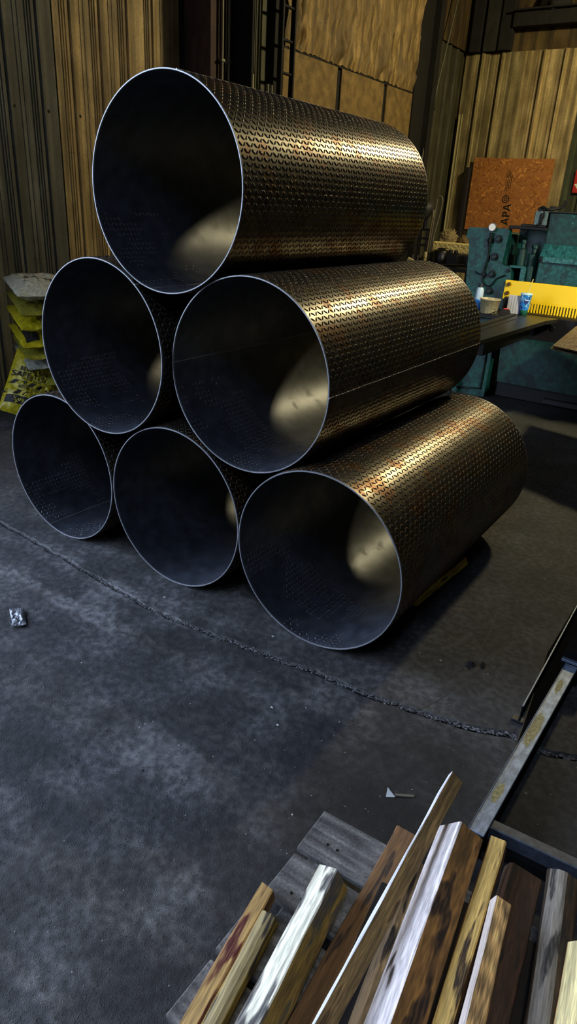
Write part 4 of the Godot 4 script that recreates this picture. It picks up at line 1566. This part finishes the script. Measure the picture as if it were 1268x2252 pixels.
func build_table_things() -> void:
	var y := 0.833
	# paper cup
	var cup := thing("paper_cup", "tall blue patterned paper cup with a straw on the shear arm", "cup", Vector3(-1.90, y, -6.92))
	var b := begin()
	lathe(b, [Vector2(0.0, 0.0), Vector2(0.037, 0.0), Vector2(0.039, 0.045)], 28)
	done(b, "cup_foot", flat_mat(Color(0.10, 0.38, 0.27), 0.5), cup)
	b = begin()
	lathe(b, [Vector2(0.039, 0.045), Vector2(0.053, 0.185), Vector2(0.0545, 0.188)], 28)
	done(b, "cup_wall", flat_mat(Color(0.16, 0.52, 0.80), 0.45), cup)
	b = begin()
	lathe(b, [Vector2(0.056, 0.186), Vector2(0.057, 0.193), Vector2(0.052, 0.200), Vector2(0.0, 0.201)], 28)
	done(b, "lid", flat_mat(Color(0.66, 0.80, 0.84), 0.4), cup)
	b = begin()
	rod(b, Vector3(0.005, 0.19, 0), Vector3(0.035, 0.33, 0.0), 0.0045, 8)
	done(b, "straw", flat_mat(Color(0.88, 0.80, 0.42), 0.4), cup)
	var dark := flat_mat(Color(0.05, 0.14, 0.42), 0.5)
	var light := flat_mat(Color(0.62, 0.84, 0.93), 0.5)
	var pr := RandomNumberGenerator.new()
	pr.seed = 12
	b = begin()
	var b2 := begin()
	for k in 70:
		var a := pr.randf() * TAU
		var h := pr.randf_range(0.055, 0.178)
		var r := lerpf(0.039, 0.053, (h - 0.045) / 0.14)
		var n := Vector3(cos(a), 0, sin(a))
		var c := n * (r - 0.0002) + Vector3(0, h, 0)
		rod(b if k % 2 == 0 else b2, c, c + n * 0.0012, pr.randf_range(0.005, 0.010), 8)
	done(b, "dot_print", dark, cup)
	done(b2, "ring_print", light, cup)
	b = begin()
	var face := Basis(Vector3(0.884, 0, -0.467), Vector3(0, 1, 0), Vector3(0.467, 0, 0.884))
	plate(b, PackedVector2Array([Vector2(-0.024, 0.022), Vector2(0.024, 0.022), Vector2(0.020, 0.0), Vector2(0.0, -0.028), Vector2(-0.020, 0.0)]), 0.01, Transform3D(face, face * Vector3(0, 0.125, 0.052)))
	done(b, "badge", dark, cup)
	b = begin()
	box(b, face * Vector3(0, 0.14, 0.0525), Vector3(0.036, 0.010, 0.002), 0.0, face)
	done(b, "badge_strip", flat_mat(Color(0.75, 0.88, 0.95), 0.5), cup)
	# cream tub
	var tub := thing("plastic_tub", "cream speckled plastic tub on the shear arm", "tub", Vector3(-2.17, y, -6.70))
	b = begin()
	lathe(b, [Vector2(0.0, 0.0), Vector2(0.072, 0.0), Vector2(0.078, 0.01), Vector2(0.094, 0.125), Vector2(0.099, 0.126), Vector2(0.099, 0.136), Vector2(0.090, 0.136), Vector2(0.074, 0.012), Vector2(0.0, 0.01)], 32)
	done(b, "wall", tri_mat(Color(0.84, 0.80, 0.62), tex.blotch, Vector3(4, 4, 4), 0.5), tub)
	b = begin()
	for k in 14:
		var a := pr.randf() * TAU
		var h := pr.randf_range(0.02, 0.12)
		var r := lerpf(0.078, 0.094, (h - 0.01) / 0.115)
		var n := Vector3(cos(a), 0, sin(a))
		rod(b, n * (r - 0.001) + Vector3(0, h, 0), n * (r + 0.0008) + Vector3(0, h, 0), pr.randf_range(0.002, 0.006), 7)
	done(b, "grease_spot", flat_mat(Color(0.25, 0.19, 0.10), 0.6), tub)
	# shelf that carries the tub and its neighbours
	# spray bottle
	var bot := thing("squeeze_bottle", "white and blue bottle with a dark cap behind the cream tub", "bottle", Vector3(-2.34, y, -6.86))
	b = begin()
	lathe(b, [Vector2(0.0, 0.0), Vector2(0.034, 0.0), Vector2(0.037, 0.01), Vector2(0.037, 0.11), Vector2(0.036, 0.11)], 20)
	done(b, "body", flat_mat(Color(0.12, 0.42, 0.72), 0.4), bot)
	b = begin()
	lathe(b, [Vector2(0.0372, 0.10), Vector2(0.037, 0.185), Vector2(0.028, 0.205), Vector2(0.015, 0.212), Vector2(0.014, 0.22)], 20)
	done(b, "upper_body", flat_mat(Color(0.72, 0.82, 0.88), 0.4), bot)
	b = begin()
	lathe(b, [Vector2(0.018, 0.212), Vector2(0.018, 0.24), Vector2(0.0, 0.242)], 16)
	done(b, "cap", flat_mat(Color(0.05, 0.09, 0.12), 0.5), bot)
	# dark box with a paper stack leaning on it
	b = begin()
	box(b, Vector3(-2.045, y + 0.07, -6.98), Vector3(0.16, 0.14, 0.10), 0.006, Basis(Vector3.UP, 0.2))
	single(b, "dark_box", flat_mat(Color(0.05, 0.05, 0.055), 0.6), "small black box standing behind the cream tub", "box")
	var cards := thing("card_sheet", "upright pale grey lined card leaning on the black box", "card", Vector3(-2.0, y, -6.90), 0.25)
	b = begin()
	box(b, Vector3(0, 0.085, 0), Vector3(0.115, 0.17, 0.006), 0.001, Basis(Vector3(1, 0, 0), -0.12))
	done(b, "card", flat_mat(Color(0.66, 0.66, 0.66), 0.6), cards)
	b = begin()
	for k in 5:
		box(b, Vector3(-0.048 + k * 0.024, 0.085, 0.0038), Vector3(0.003, 0.15, 0.0012), 0.0, Basis(Vector3(1, 0, 0), -0.12))
	done(b, "ruling", flat_mat(Color(0.38, 0.40, 0.42), 0.6), cards)
	b = begin()
	box(b, Vector3(0.058, 0.085, 0.0045), Vector3(0.008, 0.16, 0.004), 0.001, Basis(Vector3(1, 0, 0), -0.12))
	done(b, "blue_edge", flat_mat(Color(0.12, 0.16, 0.50), 0.5), cards)
	# tape measure
	var tape := thing("tape_measure", "black tape measure with a red top on the shear arm", "tape measure", Vector3(-2.01, y, -6.70), 0.5)
	b = begin()
	plate(b, chamfered(chamfered(PackedVector2Array([Vector2(-0.055, 0), Vector2(0.045, 0), Vector2(0.045, 0.055), Vector2(-0.03, 0.06), Vector2(-0.055, 0.03)]), 0.014), 0.005), 0.045, Transform3D(Basis(), Vector3(0, 0, 0.022)))
	done(b, "case", flat_mat(Color(0.05, 0.04, 0.04), 0.45), tape)
	b = begin()
	box(b, Vector3(0.005, 0.06, 0), Vector3(0.05, 0.006, 0.036), 0.002)
	done(b, "red_button", flat_mat(Color(0.80, 0.18, 0.16), 0.45), tape)
	b = begin()
	sweep(b, smooth_path([Vector3(-0.055, 0.01, 0), Vector3(-0.09, 0.03, 0.01), Vector3(-0.12, 0.012, 0.0), Vector3(-0.15, 0.006, 0.02)], 5), 0.005, 6)
	done(b, "strap", flat_mat(Color(0.05, 0.05, 0.05), 0.6), tape)
	# pale plate standing under the guard
	b = begin()
	lathe(b, [Vector2(0.0, 0.0), Vector2(0.075, 0.0), Vector2(0.085, 0.008), Vector2(0.085, 0.014), Vector2(0.0, 0.016)], 28, Transform3D(Basis(Vector3(1, 0, 0), 1.1), Vector3(-1.975, y + 0.078, -7.06)))
	single(b, "paint_lid", tri_mat(Color(0.60, 0.60, 0.36), tex.paint, Vector3(4, 4, 4), 0.5), "greenish paint can lid leaning under the yellow guard", "lid")
	# side shelf under tub and bottle belongs to the machine's neighbour: a small dark bench
	b = begin()
	box(b, Vector3(-2.22, y - 0.02, -6.86), Vector3(0.50, 0.035, 0.50), 0.004)
	for p in [Vector2(-2.43, -6.66), Vector2(-2.43, -7.06)]:
		box(b, Vector3(p.x, 0.4, p.y), Vector3(0.04, 0.79, 0.04))
	done(b, "side_shelf", flat_mat(Color(0.05, 0.06, 0.06), 0.6, 0.2), get_node("plate_shear"), Transform3D(Basis(), Vector3(1.2, 0, 7.35)))


# ------------------------------------------------------------------ cluttered bench in the back corner
func cloth_lump(size: Vector3, s: int, rough: float) -> SurfaceTool:
	var n := FastNoiseLite.new()
	n.seed = s
	n.frequency = 1.0
	n.fractal_octaves = 4
	var st := begin()
	st.set_smooth_group(1)
	var at := func(i: int, j: int) -> Vector3:
		var a := TAU * i / 56.0
		var e := lerpf(0.0, PI * 0.5, j / 18.0)
		var d := Vector3(cos(a) * cos(e), sin(e), sin(a) * cos(e))
		var r := 1.0 + rough * absf(n.get_noise_3d(d.x * 1.6, d.y * 2.5, d.z * 1.6)) * 1.6 - rough * 0.3
		r += rough * 0.35 * n.get_noise_3d(d.x * 6.0, d.y * 6.0 + 20.0, d.z * 6.0)
		return Vector3(d.x * size.x * 0.5 * r, pow(maxf(d.y, 0.0), 0.8) * size.y * r, d.z * size.z * 0.5 * r)
	for i in 56:
		for j in 18:
			var a: Vector3 = at.call(i, j)
			var b: Vector3 = at.call(i + 1, j)
			var c: Vector3 = at.call(i + 1, j + 1)
			var d: Vector3 = at.call(i, j + 1)
			quad(st, a, b, c, d, (a + c) * 0.5 + Vector3(0, 0.001, 0))
	st.set_smooth_group(-1)
	for i in 56:
		tri(st, Vector3.ZERO, at.call(i, 0), at.call(i + 1, 0), Vector3.DOWN)
	return st


func build_bench() -> void:
	var top := 0.985
	var black := flat_mat(Color(0.05, 0.047, 0.045), 0.6, 0.2)
	var t := thing("work_bench", "black cluttered work bench in the back corner", "bench", Vector3(-4.2, 0, -10.1))
	var b := begin()
	box(b, Vector3(0.0, top - 0.025, 0), Vector3(1.5, 0.05, 0.9), 0.005)
	done(b, "bench_top", black, t)
	for x in [-0.68, 0.68]:
		for z in [-0.38, 0.38]:
			b = begin()
			box(b, Vector3(x, (top - 0.05) * 0.5, z), Vector3(0.07, top - 0.05, 0.07), 0.004)
			done(b, "leg", black, t)
	b = begin()
	box(b, Vector3(0, 0.35, 0), Vector3(1.4, 0.03, 0.8), 0.004)
	done(b, "shelf", black, t)
	# cream foam block with rags on it
	b = begin()
	var n := FastNoiseLite.new()
	n.seed = 77
	n.frequency = 3.0
	box(b, Vector3(0, 0.075, 0), Vector3(0.60, 0.15, 0.34), 0.02, Basis(Vector3.UP, 0.06))
	single(b, "foam_block", tri_mat(Color(0.88, 0.80, 0.50), tex.blotch, Vector3(3, 3, 3), 0.9, 0.0, tex.cloud, 1.5), "cream foam block on the corner bench, rags heaped on it", "foam", "", Transform3D(Basis(), Vector3(-3.93, 1.15, -10.15)))
	b = begin()
	box(b, Vector3(-3.93, top + 0.08, -10.15), Vector3(0.62, 0.16, 0.36), 0.01)
	single(b, "dark_crate", black, "black crate on the corner bench carrying the cream foam", "crate")
	var rag := tri_mat(Color(0.58, 0.50, 0.32), tex.blotch, Vector3(4, 4, 4), 0.95)
	single(cloth_lump(Vector3(0.27, 0.16, 0.24), 3, 0.35), "rag_heap", rag, "crumpled tan rag heap on the left of the cream foam", "rag", "rags on the foam block", Transform3D(Basis(), Vector3(-4.05, 1.295, -10.12)))
	single(cloth_lump(Vector3(0.24, 0.08, 0.22), 8, 0.4), "rag_heap", tri_mat(Color(0.50, 0.40, 0.22), tex.blotch, Vector3(4, 4, 4), 0.95), "flatter brown rag heap on the right of the cream foam", "rag", "rags on the foam block", Transform3D(Basis(), Vector3(-3.77, 1.295, -10.12)))
	# black pot and valve block in front
	b = begin()
	lathe(b, [Vector2(0.0, 0.0), Vector2(0.115, 0.0), Vector2(0.12, 0.01), Vector2(0.115, 0.19), Vector2(0.10, 0.21), Vector2(0.06, 0.215), Vector2(0.05, 0.24), Vector2(0.0, 0.24)], 28, Transform3D(Basis(), Vector3(-4.0, top, -9.83)))
	single(b, "black_canister", flat_mat(Color(0.05, 0.05, 0.05), 0.35, 0.3), "round black canister on the corner bench in front of the foam", "canister")
	b = begin()
	box(b, Vector3(-3.81, top + 0.08, -9.82), Vector3(0.17, 0.16, 0.14), 0.008)
	box(b, Vector3(-3.81, top + 0.17, -9.82), Vector3(0.15, 0.02, 0.12), 0.004)
	for dx in [-0.045, 0.035]:
		rod(b, Vector3(-3.81 + dx, top + 0.18, -9.80), Vector3(-3.81 + dx, top + 0.225, -9.80), 0.028, 12, 0.006)
	single(b, "valve_block", flat_mat(Color(0.045, 0.043, 0.04), 0.5, 0.3), "black two-knob valve block beside the round canister", "valve")
	b = begin()
	rod(b, Vector3(-4.12, top + 0.012, -9.68), Vector3(-3.60, top + 0.05, -9.70), 0.011, 8)
	single(b, "steel_bar", flat_mat(Color(0.20, 0.18, 0.15), 0.5, 0.5), "thin steel bar lying across the front of the corner bench", "bar")
	# tall dark jack with a funnel on it
	var jack := thing("transmission_jack", "dark upright jack standing behind the top tube's far end", "jack", Vector3(-4.36, top, -9.95))
	b = begin()
	for dx in [-0.06, 0.06]:
		box(b, Vector3(dx, 0.24, 0), Vector3(0.03, 0.48, 0.06), 0.004)
	done(b, "post", black, jack)
	b = begin()
	for y in [0.06, 0.25, 0.34, 0.46]:
		box(b, Vector3(0, y, 0), Vector3(0.15, 0.03, 0.08), 0.004)
	done(b, "cross_piece", black, jack)
	b = begin()
	for k in 3:
		rod(b, Vector3(-0.10 + k * 0.08, 0.0, 0.07), Vector3(-0.10 + k * 0.08, 0.11, 0.07), 0.018, 8, 0.004)
	done(b, "pin", flat_mat(Color(0.26, 0.25, 0.24), 0.4, 0.6), jack)
	b = begin()
	rod(b, Vector3(0, 0.46, 0), Vector3(0.0, 0.60, 0), 0.03, 12, 0.004)
	done(b, "ram", black, jack)
	b = begin()
	lathe(b, [Vector2(0.02, 0.0), Vector2(0.03, 0.02), Vector2(0.125, 0.10), Vector2(0.13, 0.22), Vector2(0.12, 0.22), Vector2(0.11, 0.11), Vector2(0.015, 0.03)], 24, Transform3D(Basis(Vector3(0, 0, 1), 0.3), Vector3(-4.34, top + 0.585, -9.95)))
	single(b, "funnel", flat_mat(Color(0.15, 0.13, 0.12), 0.6, 0.1), "dark tilted funnel set on top of the upright jack", "funnel")
	# hose loops hanging on the wall
	b = begin()
	sweep(b, smooth_path([Vector3(-4.27, top, -10.0), Vector3(-4.26, 1.4, -10.0), Vector3(-4.25, 1.7, -10.0), Vector3(-4.24, 1.85, -10.0), Vector3(-4.20, 1.89, -10.0), Vector3(-4.16, 1.84, -10.0), Vector3(-4.17, 1.70, -10.0), Vector3(-4.20, 1.52, -10.0), Vector3(-4.23, 1.3, -10.0), Vector3(-4.24, top, -10.0)], 6), 0.011, 8)
	single(b, "hose", flat_mat(Color(0.36, 0.33, 0.26), 0.5), "thin pale hose looping upright beside the dark jack", "hose")
	b = begin()
	rod(b, Vector3(-4.262, top, -9.90), Vector3(-4.235, 1.62, -9.90), 0.009, 8)
	rod(b, Vector3(-4.235, 1.60, -9.90), Vector3(-4.232, 1.71, -9.90), 0.017, 8, 0.003)
	single(b, "pry_bar", flat_mat(Color(0.46, 0.42, 0.32), 0.4, 0.5), "thin upright pale rod with a thick grip beside the jack", "rod")
	b = begin()
	rod(b, Vector3(-4.22, top, -9.78), Vector3(-4.22, top + 0.09, -9.78), 0.02, 10, 0.004)
	rod(b, Vector3(-4.22, top + 0.09, -9.78), Vector3(-4.22, top + 0.17, -9.78), 0.024, 10, 0.006)
	single(b, "small_bottle", flat_mat(Color(0.62, 0.56, 0.36), 0.5), "small pale bottle at the foot of the upright rod", "bottle")
	b = begin()
	box(b, Vector3(-4.42, top + 0.035, -9.72), Vector3(0.09, 0.07, 0.05), 0.006, Basis(Vector3(0, 0, 1), -0.35))
	single(b, "pale_block", flat_mat(Color(0.66, 0.60, 0.44), 0.7), "small pale tilted block on the bench just above the right middle tube", "block")


# ------------------------------------------------------------------ salt bags by the left wall
func bag_point(w: float, l: float, th: float, n: FastNoiseLite, u: float, v: float, up: float) -> Vector3:
	# u along x, v along z, both -1..1; up = +1 front sheet, -1 back sheet
	var f := pow(maxf(0.0, 1.0 - pow(absf(u), 3.0)), 0.55) * pow(maxf(0.0, 1.0 - pow(absf(v), 3.0)), 0.55)
	var pinch := 1.0 - 0.10 * f
	var p := Vector3(u * w * 0.5 * pinch, up * th * 0.5 * f, v * l * 0.5 * pinch)
	var q := n.get_noise_3d(p.x * 9.0, up * 3.0, p.z * 9.0) * 0.018
	q += absf(n.get_noise_3d(p.x * 22.0 + p.z * 8.0, up * 7.0, p.z * 14.0)) * -0.015
	p.y += up * q * (0.25 + 0.75 * f)
	p.y += 0.012 * n.get_noise_2d(p.x * 5.0 + 30.0, p.z * 5.0)
	return p


func bag_mesh(w: float, l: float, th: float, s: int) -> ArrayMesh:
	var n := FastNoiseLite.new()
	n.seed = s
	n.frequency = 1.0
	var st := begin()
	st.set_smooth_group(1)
	var k := 44
	for up in [1.0, -1.0]:
		for i in k:
			for j in k:
				var u0 := -1.0 + 2.0 * i / k
				var u1 := -1.0 + 2.0 * (i + 1) / k
				var v0 := -1.0 + 2.0 * j / k
				var v1 := -1.0 + 2.0 * (j + 1) / k
				quad(st, bag_point(w, l, th, n, u0, v0, up), bag_point(w, l, th, n, u1, v0, up), bag_point(w, l, th, n, u1, v1, up), bag_point(w, l, th, n, u0, v1, up), Vector3(0, up, 0))
	st.generate_normals()
	return st.commit()


func bag_print(st: SurfaceTool, w: float, l: float, th: float, s: int, shape: PackedVector2Array, up := 1.0) -> void:
	# ink: a flat outline in bag units (metres on the sheet), laid on the bag's skin
	var n := FastNoiseLite.new()
	n.seed = s
	n.frequency = 1.0
	var idx := Geometry2D.triangulate_polygon(shape)
	for k in range(0, idx.size(), 3):
		var q := []
		for e in 3:
			var p := shape[idx[k + e]]
			q.append(bag_point(w, l, th, n, p.x / (w * 0.45), p.y / (l * 0.45), up) + Vector3(0, up * 0.004, 0))
		tri(st, q[0], q[1], q[2], Vector3(0, up, 0))


func bag_strip(st: SurfaceTool, w: float, l: float, th: float, s: int, r: Rect2, up := 1.0, lean := 0.0) -> void:
	var nx := maxi(1, int(r.size.x / 0.02))
	var ny := maxi(1, int(r.size.y / 0.02))
	for i in nx:
		for j in ny:
			var a := r.position + r.size * Vector2(float(i) / nx, float(j) / ny)
			var c := r.position + r.size * Vector2(float(i + 1) / nx, float(j + 1) / ny)
			var y0 := (a.y - r.position.y) * lean
			var y1 := (c.y - r.position.y) * lean
			bag_print(st, w, l, th, s, PackedVector2Array([Vector2(a.x + y0, a.y), Vector2(c.x + y0, a.y), Vector2(c.x + y1, c.y), Vector2(a.x + y1, c.y)]), up)


func bag_text(st: SurfaceTool, w: float, l: float, th: float, s: int, text: String, center: Vector2, height: float, up := 1.0) -> void:
	# lettering laid on the bag's skin; text runs along +x, its top towards -z
	var t := TextMesh.new()
	var f := SystemFont.new()
	f.font_names = PackedStringArray(["Droid Sans"])
	f.font_weight = 700
	t.font = f
	t.text = text
	t.font_size = 48
	t.pixel_size = height / 35.0
	t.depth = 0.001
	var n := FastNoiseLite.new()
	n.seed = s
	n.frequency = 1.0
	var arr := t.get_mesh_arrays()
	var v: PackedVector3Array = arr[Mesh.ARRAY_VERTEX]
	var idx: PackedInt32Array = arr[Mesh.ARRAY_INDEX]
	for k in range(0, idx.size(), 3):
		var q := []
		var flat := true
		for e in 3:
			var p := v[idx[k + e]]
			if p.z < 0.0:
				flat = false
			q.append(bag_point(w, l, th, n, (center.x + p.x) / (w * 0.45), (center.y - p.y) / (l * 0.45), up) + Vector3(0, up * 0.009, 0))
		if flat:
			tri(st, q[0], q[1], q[2], Vector3(0, up, 0))


func build_bags() -> void:
	var d := Vector3(0.90, 0, 0.44).normalized()
	var side := Vector3(-0.44, 0, 0.90).normalized()
	var yellow := tri_mat(Color(0.82, 0.76, 0.10), tex.blotch, Vector3(2.5, 2.5, 2.5), 0.42)
	var dull := tri_mat(Color(0.58, 0.56, 0.16), tex.blotch, Vector3(2.5, 2.5, 2.5), 0.5)
	var white := tri_mat(Color(0.86, 0.84, 0.72), tex.blotch, Vector3(2.5, 2.5, 2.5), 0.55)
	var torn := tri_mat(Color(0.66, 0.66, 0.60), tex.blotch, Vector3(2.5, 2.5, 2.5), 0.5)
	var ink := flat_mat(Color(0.035, 0.035, 0.03), 0.7)
	# height of the middle, tilt down towards the camera, thickness, left end
	var list := [
		[1.02, 0.26, 0.14, -5.04, white, "white printed bag lying on top of the salt bag stack", 91],
		[0.90, 0.34, 0.09, -5.02, dull, "dull yellow flat salt bag just under the white bag", 92],
		[0.79, 0.30, 0.12, -5.04, yellow, "yellow salt bag third from the top of the stack", 93],
		[0.655, 0.26, 0.11, -5.04, yellow, "yellow salt bag with a black printed band, mid-stack", 94],
		[0.57, 0.26, 0.07, -5.00, dull, "thin dull yellow bag under the black-banded one", 95],
		[0.495, 0.24, 0.08, -5.00, torn, "grey-white torn bag above the big upright yellow bag", 96],
		[0.35, 0.14, 0.14, -5.0, dull, "dull yellow bag low in the stack behind the upright bag", 97],
		[0.13, 0.04, 0.18, -5.0, yellow, "lowest yellow salt bag lying flat on the floor", 98]]
	for k in list.size():
		var s: Array = list[k]
		var l := 0.62
		var w := 0.42
		var th: float = s[2]
		var turned := d.rotated(side, -s[1] * 0.45)
		var b3 := Basis(side, turned.cross(side) * -1.0, turned)
		b3 = Basis(-side, (turned.cross(-side)), turned).orthonormalized()
		var c := Vector3(s[3] + 0.10, s[0], -3.62) + d * 0.31 - side * (0.12 if k > 5 else 0.0)
		var o := put(bag_mesh(w, l, th, s[6]), "salt_bag", s[4], self, Transform3D(b3, c))
		o.set_meta("label", s[5])
		o.set_meta("category", "bag")
		o.set_meta("group", "bags stacked by the left wall")
		var strips := []
		if k == 0:
			for j in 7:
				strips.append([Rect2(-0.13 + 0.035 * (j % 3), -0.20 + 0.045 * j, 0.03 + 0.02 * (j % 2), 0.022), 0.0])
			strips.append([Rect2(-0.02, -0.22, 0.005, 0.36), 0.0])
			for j in 3:
				strips.append([Rect2(0.03 + 0.03 * j, 0.04 + 0.05 * j, 0.04, 0.04), 0.5])
		elif k == 3:
			strips.append([Rect2(-0.16, -0.20, 0.09, 0.44), 0.0])
		elif k == 2 or k == 1:
			strips.append([Rect2(-0.08, -0.05, 0.08, 0.05), 0.8])
		for q in strips:
			var st := begin()
			bag_strip(st, w, l, th, s[6], q[0], 1.0, q[1])
			done(st, "ink_mark", ink, o)
	# big upright bag in front, leaning on the stack
	var w := 0.40
	var l := 0.52
	var th := 0.20
	var tx := Vector3(0.62, -0.36, -0.70).normalized()
	var up := (Vector3(-0.30, 0.80, -0.36) - tx * tx.dot(Vector3(-0.30, 0.80, -0.36))).normalized()
	var nrm := tx.cross(up).normalized()
	var bag := put(bag_mesh(w, l, th, 99), "salt_bag", yellow, self, Transform3D(Basis(tx, nrm, -up), Vector3(-4.56, 0.285, -3.28)))
	bag.set_meta("label", "big upright yellow salt bag with black lettering in front of the stack")
	bag.set_meta("category", "bag")
	bag.set_meta("group", "bags stacked by the left wall")
	for q in [["MORTON", Vector2(-0.03, -0.088), 0.034], ["SAFE-T-SALT", Vector2(-0.01, -0.042), 0.042], ["LAY AND GREEN", Vector2(-0.03, -0.010), 0.014], ["MELTS TO 5°F", Vector2(-0.02, 0.056), 0.020]]:
		var st := begin()
		bag_text(st, w, l, th, 99, q[0], q[1], q[2])
		done(st, "lettering", ink, bag)
	for j in 5:
		for row in 2:
			var st := begin()
			bag_strip(st, w, l, th, 99, Rect2(-0.145 - 0.02 * row + j * 0.062, 0.004 + 0.076 * row, 0.032, 0.036), 1.0, -0.8)
			done(st, "stripe", ink, bag)
	var band := begin()
	bag_strip(band, w, l, th, 99, Rect2(-0.165, 0.125, 0.33, 0.055))
	done(band, "black_band", ink, bag)
	band = begin()
	bag_text(band, w, l, th + 0.012, 99, "SAFE-T-SALT", Vector2(-0.02, 0.155), 0.022)
	done(band, "band_lettering", flat_mat(Color(0.70, 0.66, 0.14), 0.5), bag)


# ------------------------------------------------------------------ small things on the floor
func build_scraps() -> void:
	# wood block wedged beside the right tube
	var striped := tri_mat(Color(0.60, 0.48, 0.20), tex.blotch, Vector3(8, 8, 2), 0.8)
	var o := put(timber_mesh(Vector2(-0.030, -0.006), Vector2(0.016, -0.046), 0.55, 0.004, 71), "wedge_block", null, self, Transform3D(Basis(Vector3.UP, deg_to_rad(-4.0)), Vector3(-0.935, 0.056, -3.20)))
	var m := flat_mat(Color(1, 1, 1), 0.85)
	m.albedo_texture = wood_texture(300, Color(0.60, 0.44, 0.22), Color(0.88, 0.70, 0.30), Color(0.12, 0.08, 0.04), 0.26, 0.3)
	o.material_override = m
	o.set_meta("label", "yellowish wood block wedged on the floor beside the bottom right tube")
	o.set_meta("category", "block")
	# crumpled foil
	var foil := put(bag_mesh(0.06, 0.14, 0.022, 55), "foil_scrap", flat_mat(Color(0.52, 0.53, 0.55), 0.4, 0.4), self, Transform3D(Basis(Vector3.UP, 1.0), Vector3(-2.306, 0.012, -1.455)))
	foil.set_meta("label", "flattened crumpled foil scrap on the floor at the left")
	foil.set_meta("category", "scrap")
	var st := begin()
	st = begin()
	var a := Vector3(-0.013, 0.0, 0.010)
	var b := Vector3(0.016, 0.002, 0.009)
	var c := Vector3(-0.009, 0.022, -0.008)
	for off in [Vector3.ZERO, Vector3(0.0, 0.0006, -0.0008)]:
		tri(st, a + off, b + off, c + off, Vector3(0, 1, 1) if off == Vector3.ZERO else Vector3(0, -1, -1))
	single(st, "paper_scrap", flat_mat(Color(0.86, 0.86, 0.84), 0.7), "small white folded paper scrap standing on the dark floor", "scrap", "", Transform3D(Basis(Vector3.UP, 0.5), Vector3(-0.562, 0.001, -1.562)))
	st = begin()
	box(st, Vector3.ZERO, Vector3(0.062, 0.004, 0.010), 0.001)
	single(st, "wood_splinter", flat_mat(Color(0.40, 0.37, 0.32), 0.8), "grey wood splinter lying beside the white paper scrap", "splinter", "", Transform3D(Basis(Vector3.UP, 0.55), Vector3(-0.522, 0.003, -1.586)))
	for k in 2:
		st = cloth_lump(Vector3([0.034, 0.016][k], [0.016, 0.010][k], [0.020, 0.042][k]), 40 + k, 0.6)
		single(st, "floor_clod", flat_mat(Color(0.13, 0.125, 0.12), 0.9), ["dark dirt clod on the floor between the right tube and the rack", "narrow dirt flake beside the clod, nearer the rack"][k], "dirt", "", Transform3D(Basis(Vector3.UP, 0.3), Vector3([-0.597, -0.556][k], 0.0, [-2.385, -2.415][k])))
	# fine scratches drawn into the floor coat by dragged steel: thin raised burrs
	st = begin()
	sweep(st, smooth_path([Vector3(-0.66, 0.0006, -1.98), Vector3(-0.60, 0.0006, -2.20), Vector3(-0.61, 0.0006, -2.60), Vector3(-0.66, 0.0006, -2.95), Vector3(-0.68, 0.0006, -3.1)], 6), 0.0009, 5)
	single(st, "bent_wire", flat_mat(Color(0.36, 0.33, 0.27), 0.7), "long thin pale wire lying on the floor right of the tubes", "wire")
	st = begin()
	sweep(st, [Vector3(-0.585, 0.0006, -2.60), Vector3(-0.545, 0.0006, -2.85)], 0.0009, 5)
	single(st, "bent_wire", flat_mat(Color(0.36, 0.33, 0.27), 0.7), "short straight pale wire on the floor beside the longer one", "wire")
